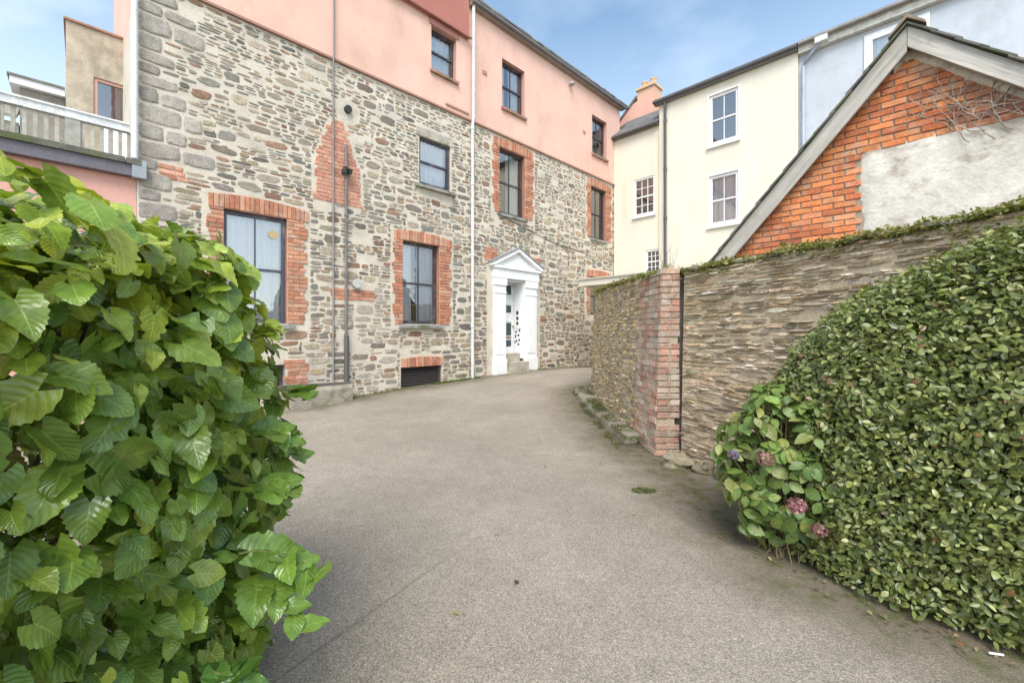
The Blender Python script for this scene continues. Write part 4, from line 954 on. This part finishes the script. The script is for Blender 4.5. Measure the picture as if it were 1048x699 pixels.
# ---- hydrangea
hy=empty('hydrangea_bush',(1.81,2.88,0),0,'hydrangea bush with faded pink flower heads between hedge and pier','shrub'); HY=np.array([1.81,2.88,0])
ht=[leaf_tpl(8,lambda v:ovate(v,.33),.2,.25,.06,.06,2,21),leaf_tpl(8,lambda v:ovate(v,.36),.05,.35,.06,.08,2,22),leaf_tpl(8,lambda v:ovate(v,.30),.3,.15,.06,.05,2,23)]
P=[];G=[];T=[];S=[];C=[]; st=MB()
for i in range(235):
    a=rng.uniform(0,2*math.pi); el=math.asin(rng.uniform(-.98,.98)); d=np.array([math.cos(a)*math.cos(el),math.sin(a)*math.cos(el),math.sin(el)])
    c=np.array([.07,.0,.56])+d*np.array([.47,.38,.58])*rng.uniform(.78,1.05)
    if c[2]<.05: c[2]=rng.uniform(.05,.2)
    st.tube([(rng.gauss(0,.06),rng.gauss(0,.06),0),tuple(c*np.array([.55,.55,.6])+np.array([0,0,.05])),tuple(c)],.006,jit((.2,.16,.08),.2),5,.003)
    up=d*.8+np.array([-.05,-.1,.7]); up/=np.linalg.norm(up); b1=np.cross(up,[.3,.8,.1]); b1/=np.linalg.norm(b1); b2=np.cross(up,b1)
    nn=rng.choice((4,5,6)); a0=rng.uniform(0,6)
    for k_ in range(nn):
        t=a0+2*math.pi*k_/nn+rng.gauss(0,.2); out=b1*math.cos(t)+b2*math.sin(t)
        P.append(c-up*.01*k_+out*.012); G.append(up+out*.35+nprng.normal(0,.22,3)); T.append(out+up*-.15); S.append(rng.uniform(.06,.115)); C.append(np.array(rng.choice([(.15,.21,.045),(.24,.26,.07),(.125,.205,.045),(.155,.235,.05),(.105,.175,.045),(.20,.28,.06)]))*rng.uniform(.8,1.25))
cloud('foliage',M['hydleaf'],hy,ht,P,G,T,S,C); st.build('stem',M['twig'],hy)
pt=[leaf_tpl(2,lambda v:.55*math.sin(math.pi*min(.98,v*.9+.08))+.01,.1,.1,0,0,2,31)]
for (x,y,z,rr,cc) in ((-.27,-.26,.68,.055,(.30,.16,.15)),(-.15,-.37,.44,.05,(.32,.14,.16)),(-.38,-.10,.66,.032,(.17,.13,.19)),(-.02,-.38,.30,.042,(.26,.12,.12))):
    n=190; q=nprng.normal(0,1,(n,3)); q/=np.linalg.norm(q,axis=1,keepdims=True); q[:,2]*=.8
    pc=np.array([x,y,z])+q*rr*nprng.uniform(.75,1.05,(n,1)); cs=np.array(cc)*nprng.uniform(.6,1.6,(n,1)); cs[nprng.random(n)<.12]=(.17,.13,.06)
    cloud('flower_head',M['petal'],hy,pt,pc,q+gauss_n(n,.35),gauss_n(n,1),nprng.uniform(.013,.02,n),cs)
# ---- plants on wall tops, weeds, moss
wt=[leaf_tpl(3,lambda v:ovate(v,.32),.15,.3,0,0,2,41),leaf_tpl(3,lambda v:ovate(v,.10),.1,.5,0,0,2,42),leaf_tpl(3,lambda v:ovate(v,.40),.1,.2,0,0,2,43)]
def tuft(P,G,T,S,C,c,k,size,cols,spread):
    for _ in range(k):
        a=rng.uniform(0,6.28); e=rng.uniform(.1,1.3); d=np.array([math.cos(a)*math.cos(e),math.sin(a)*math.cos(e),math.sin(e)])
        P.append(np.array(c)+d*rng.uniform(0,spread)); T.append(d); G.append(np.array([0,0,1])+nprng.normal(0,.5,3)); S.append(size*rng.uniform(.6,1.3)); C.append(np.array(rng.choice(cols))*rng.uniform(.7,1.3))
GRN=[(.15,.19,.035),(.20,.23,.05),(.24,.23,.07),(.11,.14,.035),(.29,.23,.09),(.20,.15,.07)]
for path,h,nt_,lab,L0 in ((pB,hB,1500,'weeds and moss growing along the top of the schist wall',0),(pA,hA,1100,'weeds and grass growing along the top of the curved wall',0)):
    P=[];G=[];T=[];S=[];C=[]
    for i in range(nt_):
        s=rng.uniform(0,min(path.l[-1],6.5)); 
        if n3(s*1.7,4.4)<-.25 and rng.random()<.6: continue
        q,d,nn=path.at(s); o_=-abs(rng.gauss(0,.13))+.055; z=h(s)-.03+min(0,o_)*0+(.03 if o_<-.08 else -.02); c=(q.x+nn.x*o_,q.y+nn.y*o_,z)
        tuft(P,G,T,S,C,c,rng.randint(7,15),rng.choice((.014,.018,.022,.028,.036)),GRN,.05)
        if rng.random()<.22: tuft(P,G,T,S,C,(c[0]+nn.x*.06,c[1]+nn.y*.06,z-rng.uniform(.01,.10)),8,.024,GRN,.03)
    o=cloud('wall_top_plants',M['weed'],None,wt,P,G,T,S,C); tag(o,lab,'plants',kind='stuff')
# moss cushions on the ledge, grass along the facade foot
P=[];G=[];T=[];S=[];C=[]
for i in range(1700):
    y=rng.uniform(5.3,9.2); x=lerp(1.40,1.62,rng.random()) if rng.random()<.7 else 1.38-rng.random()*.10
    if n3(x*4,y*2.2,1)<-.12: continue
    tuft(P,G,T,S,C,(x,y,gz(x,y)+(.105 if x>1.40 else .01)),7,.016,[(.10,.12,.025),(.14,.15,.03),(.08,.09,.03)],.02)
o=cloud('moss',M['weed'],None,wt,P,G,T,S,C); tag(o,'green moss and small weeds on the ledge under the curved wall','moss',kind='stuff')
P=[];G=[];T=[];S=[];C=[]
for i in range(800):
    s=rng.uniform(-5.2,3.2) if rng.random()<.5 else rng.uniform(-3.2,-1.0); o_=abs(rng.gauss(0,.06))+.02; x,y=.7071*(s)+.7071*o_,12+.7071*s-.7071*o_
    if n3(s*1.5,7)<-.05 and not -2.6<s<-1.2: continue
    if -.75<s<1.0: o_+=.25
    tuft(P,G,T,S,C,(x,y,gz(x,y)+.005),6,.025,[(.13,.17,.03),(.10,.13,.03),(.18,.19,.05)],.02)
o=cloud('grass',M['weed'],None,wt,P,G,T,S,C); tag(o,'thin strip of moss and grass along the foot of the stone building','grass',kind='stuff')
P=[];G=[];T=[];S=[];C=[]
for i in range(130):
    a=rng.uniform(0,6.28); q=rng.random()**.5; tuft(P,G,T,S,C,(1.20+.11*q*math.cos(a),3.92+.07*q*math.sin(a),.004),5,.014,[(.10,.12,.025),(.13,.15,.03)],.015)
o=cloud('moss_patch',M['weed'],None,wt,P,G,T,S,C); tag(o,'small round moss patch on the asphalt near the brick pier','moss')
# bare stems on top of the wall
m=MB(); r=random.Random(5)
for i in range(6):
    x,y=r.uniform(-.12,.12),r.uniform(-.12,.12); p=[(x,y,0)]
    for k in range(5): p.append((p[-1][0]+r.gauss(0,.02),p[-1][1]+r.gauss(0,.02),p[-1][2]+r.uniform(.04,.075)))
    m.tube(p,.0035,(.22,.17,.11),5,.0015)
o=m.build('dead_stems',M['twig'],None); o.location=(1.90,5.15,2.18); tag(o,'thin dead plant stems sticking up from the wall top above the pier','weed')
# fallen leaves and litter
lt_=leaf_tpl(4,lambda v:ovate(v,.3),.2,.3,0,.1,2,51)
FL_=[(-.12,3.05,.03,(.30,.20,.08),'pale brown'),(.02,2.45,.05,(.07,.045,.03),'dark brown'),(.95,3.4,.03,(.34,.25,.1),'straw-coloured'),(1.45,3.0,.035,(.38,.16,.05),'orange-brown'),(-.30,2.2,.04,(.32,.28,.1),'yellowish'),(2.05,1.95,.04,(.25,.10,.05),'reddish brown'),(1.55,2.75,.03,(.36,.28,.1),'yellow-brown'),(-.75,3.3,.03,(.20,.26,.05),'green'),(.35,4.6,.04,(.28,.24,.09),'tan')]
wh={'pale brown':'in the middle of the asphalt left of centre','dark brown':'curled on the asphalt near the centre','straw-coloured':'on the asphalt right of centre','orange-brown':'near the foot of the hydrangea','yellowish':'on the near asphalt beside the shrub','reddish brown':'under the edge of the hedge','yellow-brown':'close to the hedge foot','green':'on the asphalt beside the shrub','tan':'on the far part of the asphalt'}
for x,y,s_,c,nm in FL_:
    o=cloud('fallen_leaf',M['petal'],None,[lt_],[(0,0,0)],[(rng.gauss(0,.15),rng.gauss(0,.15),1)],[(rng.gauss(0,1),rng.gauss(0,1),0)],[s_],[c]); o.location=(x,y,gz(x,y)+.022); tag(o,'small '+nm+' fallen leaf '+wh[nm],'leaf','fallen leaves')
P=[];G=[];T=[];S=[];C=[]
for i in range(520):
    a=rng.choice(SEG[1:]); t=rng.random(); x=lerp(a[0],a[2],t)-abs(rng.gauss(0,.16)); y=lerp(a[1],a[3],t)-rng.uniform(0,.1)
    P.append((x,y,gz(x,y)+.018)); G.append((rng.gauss(0,.35),rng.gauss(0,.35),1)); T.append((rng.gauss(0,1),rng.gauss(0,1),0)); S.append(rng.uniform(.008,.028)); C.append(jit(rng.choice([(.16,.11,.06),(.22,.15,.07),(.10,.08,.05),(.26,.2,.1),(.12,.14,.05)]),.3))
o=cloud('leaf_litter',M['petal'],None,[lt_],P,G,T,S,C); tag(o,'scattered brown leaf crumbs and grit along the wall and hedge foot','leaf litter',kind='stuff')
m=MB(); m.tube([(0,0,.0),(.05,.02,0)],.005,(.8,.8,.78),8); o=m.build('cigarette_end',M['paint'],None); o.location=(2.14,1.93,.012); o.rotation_euler=(0,0,-.6); tag(o,'small white litter stick on the asphalt at lower right','litter')
# ================================================================== SKY, LIGHT, CAMERA
w=bpy.data.worlds.new('World'); sc.world=w; w.use_nodes=True; nt=w.node_tree; L=nt.links; bg=nt.nodes['Background']
SUN_EL,SUN_ROT=R(50),R(184)
sky=N(nt,'ShaderNodeTexSky',sky_type='NISHITA'); sky.sun_disc=False; sky.sun_elevation=SUN_EL; sky.sun_rotation=SUN_ROT; sky.air_density=1.0; sky.dust_density=.4; sky.ozone_density=1.0
tc=N(nt,'ShaderNodeTexCoord').outputs['Generated']
sx=N(nt,'ShaderNodeSeparateXYZ'); L.new(tc,sx.inputs[0])
# project the direction on to a flat cloud layer
den=mathn(nt,'ADD',mathn(nt,'MAXIMUM',sx.outputs[2],.02),.12)
cx=mathn(nt,'DIVIDE',sx.outputs[0],den); cy=mathn(nt,'DIVIDE',sx.outputs[1],den); cv=N(nt,'ShaderNodeCombineXYZ'); L.new(cx,cv.inputs[0]); L.new(cy,cv.inputs[1])
cf=rng_n(nt,noise_n(nt,cv.outputs[0],.8,6,.5),CL0:=.50,CL1:=.80,.0,.7)
low=rng_n(nt,sx.outputs[2],.0,.60,.62,0.0)
cf=mathn(nt,'MAXIMUM',cf,low)
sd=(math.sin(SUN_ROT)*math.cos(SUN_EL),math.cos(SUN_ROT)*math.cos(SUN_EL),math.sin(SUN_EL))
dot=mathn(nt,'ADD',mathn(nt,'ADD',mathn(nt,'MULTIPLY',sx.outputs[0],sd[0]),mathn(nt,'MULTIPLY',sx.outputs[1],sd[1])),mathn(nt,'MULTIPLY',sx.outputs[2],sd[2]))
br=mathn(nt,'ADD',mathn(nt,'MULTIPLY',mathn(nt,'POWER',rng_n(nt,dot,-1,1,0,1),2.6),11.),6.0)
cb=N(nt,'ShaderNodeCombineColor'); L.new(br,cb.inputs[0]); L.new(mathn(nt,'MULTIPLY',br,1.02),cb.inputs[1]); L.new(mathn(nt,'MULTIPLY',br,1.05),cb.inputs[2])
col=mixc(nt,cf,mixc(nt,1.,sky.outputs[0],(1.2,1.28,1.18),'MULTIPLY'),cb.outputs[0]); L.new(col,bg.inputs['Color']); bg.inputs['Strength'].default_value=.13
ld=bpy.data.lights.new('sun','SUN'); ld.energy=2.3; ld.angle=R(34); ld.color=(1,.95,.88)
lo=bpy.data.objects.new('sun',ld); COL.objects.link(lo)
dv=Vector((math.sin(SUN_ROT)*math.cos(SUN_EL),math.cos(SUN_ROT)*math.cos(SUN_EL),math.sin(SUN_EL))); lo.rotation_euler=dv.to_track_quat('Z','Y').to_euler()
cd=bpy.data.cameras.new('camera'); cd.sensor_width=36; cd.lens=440/1048*36; cd.shift_y=-9.5/1048; cd.clip_start=.02; cd.clip_end=1500
co=bpy.data.objects.new('camera',cd); COL.objects.link(co); co.location=(0,0,CAMH); co.rotation_euler=(R(90),0,0); sc.camera=co
vs_=sc.view_settings; vs_.view_transform='Standard'; vs_.look='None'; vs_.gamma=1; vs_.exposure=.85; vs_.use_curve_mapping=False
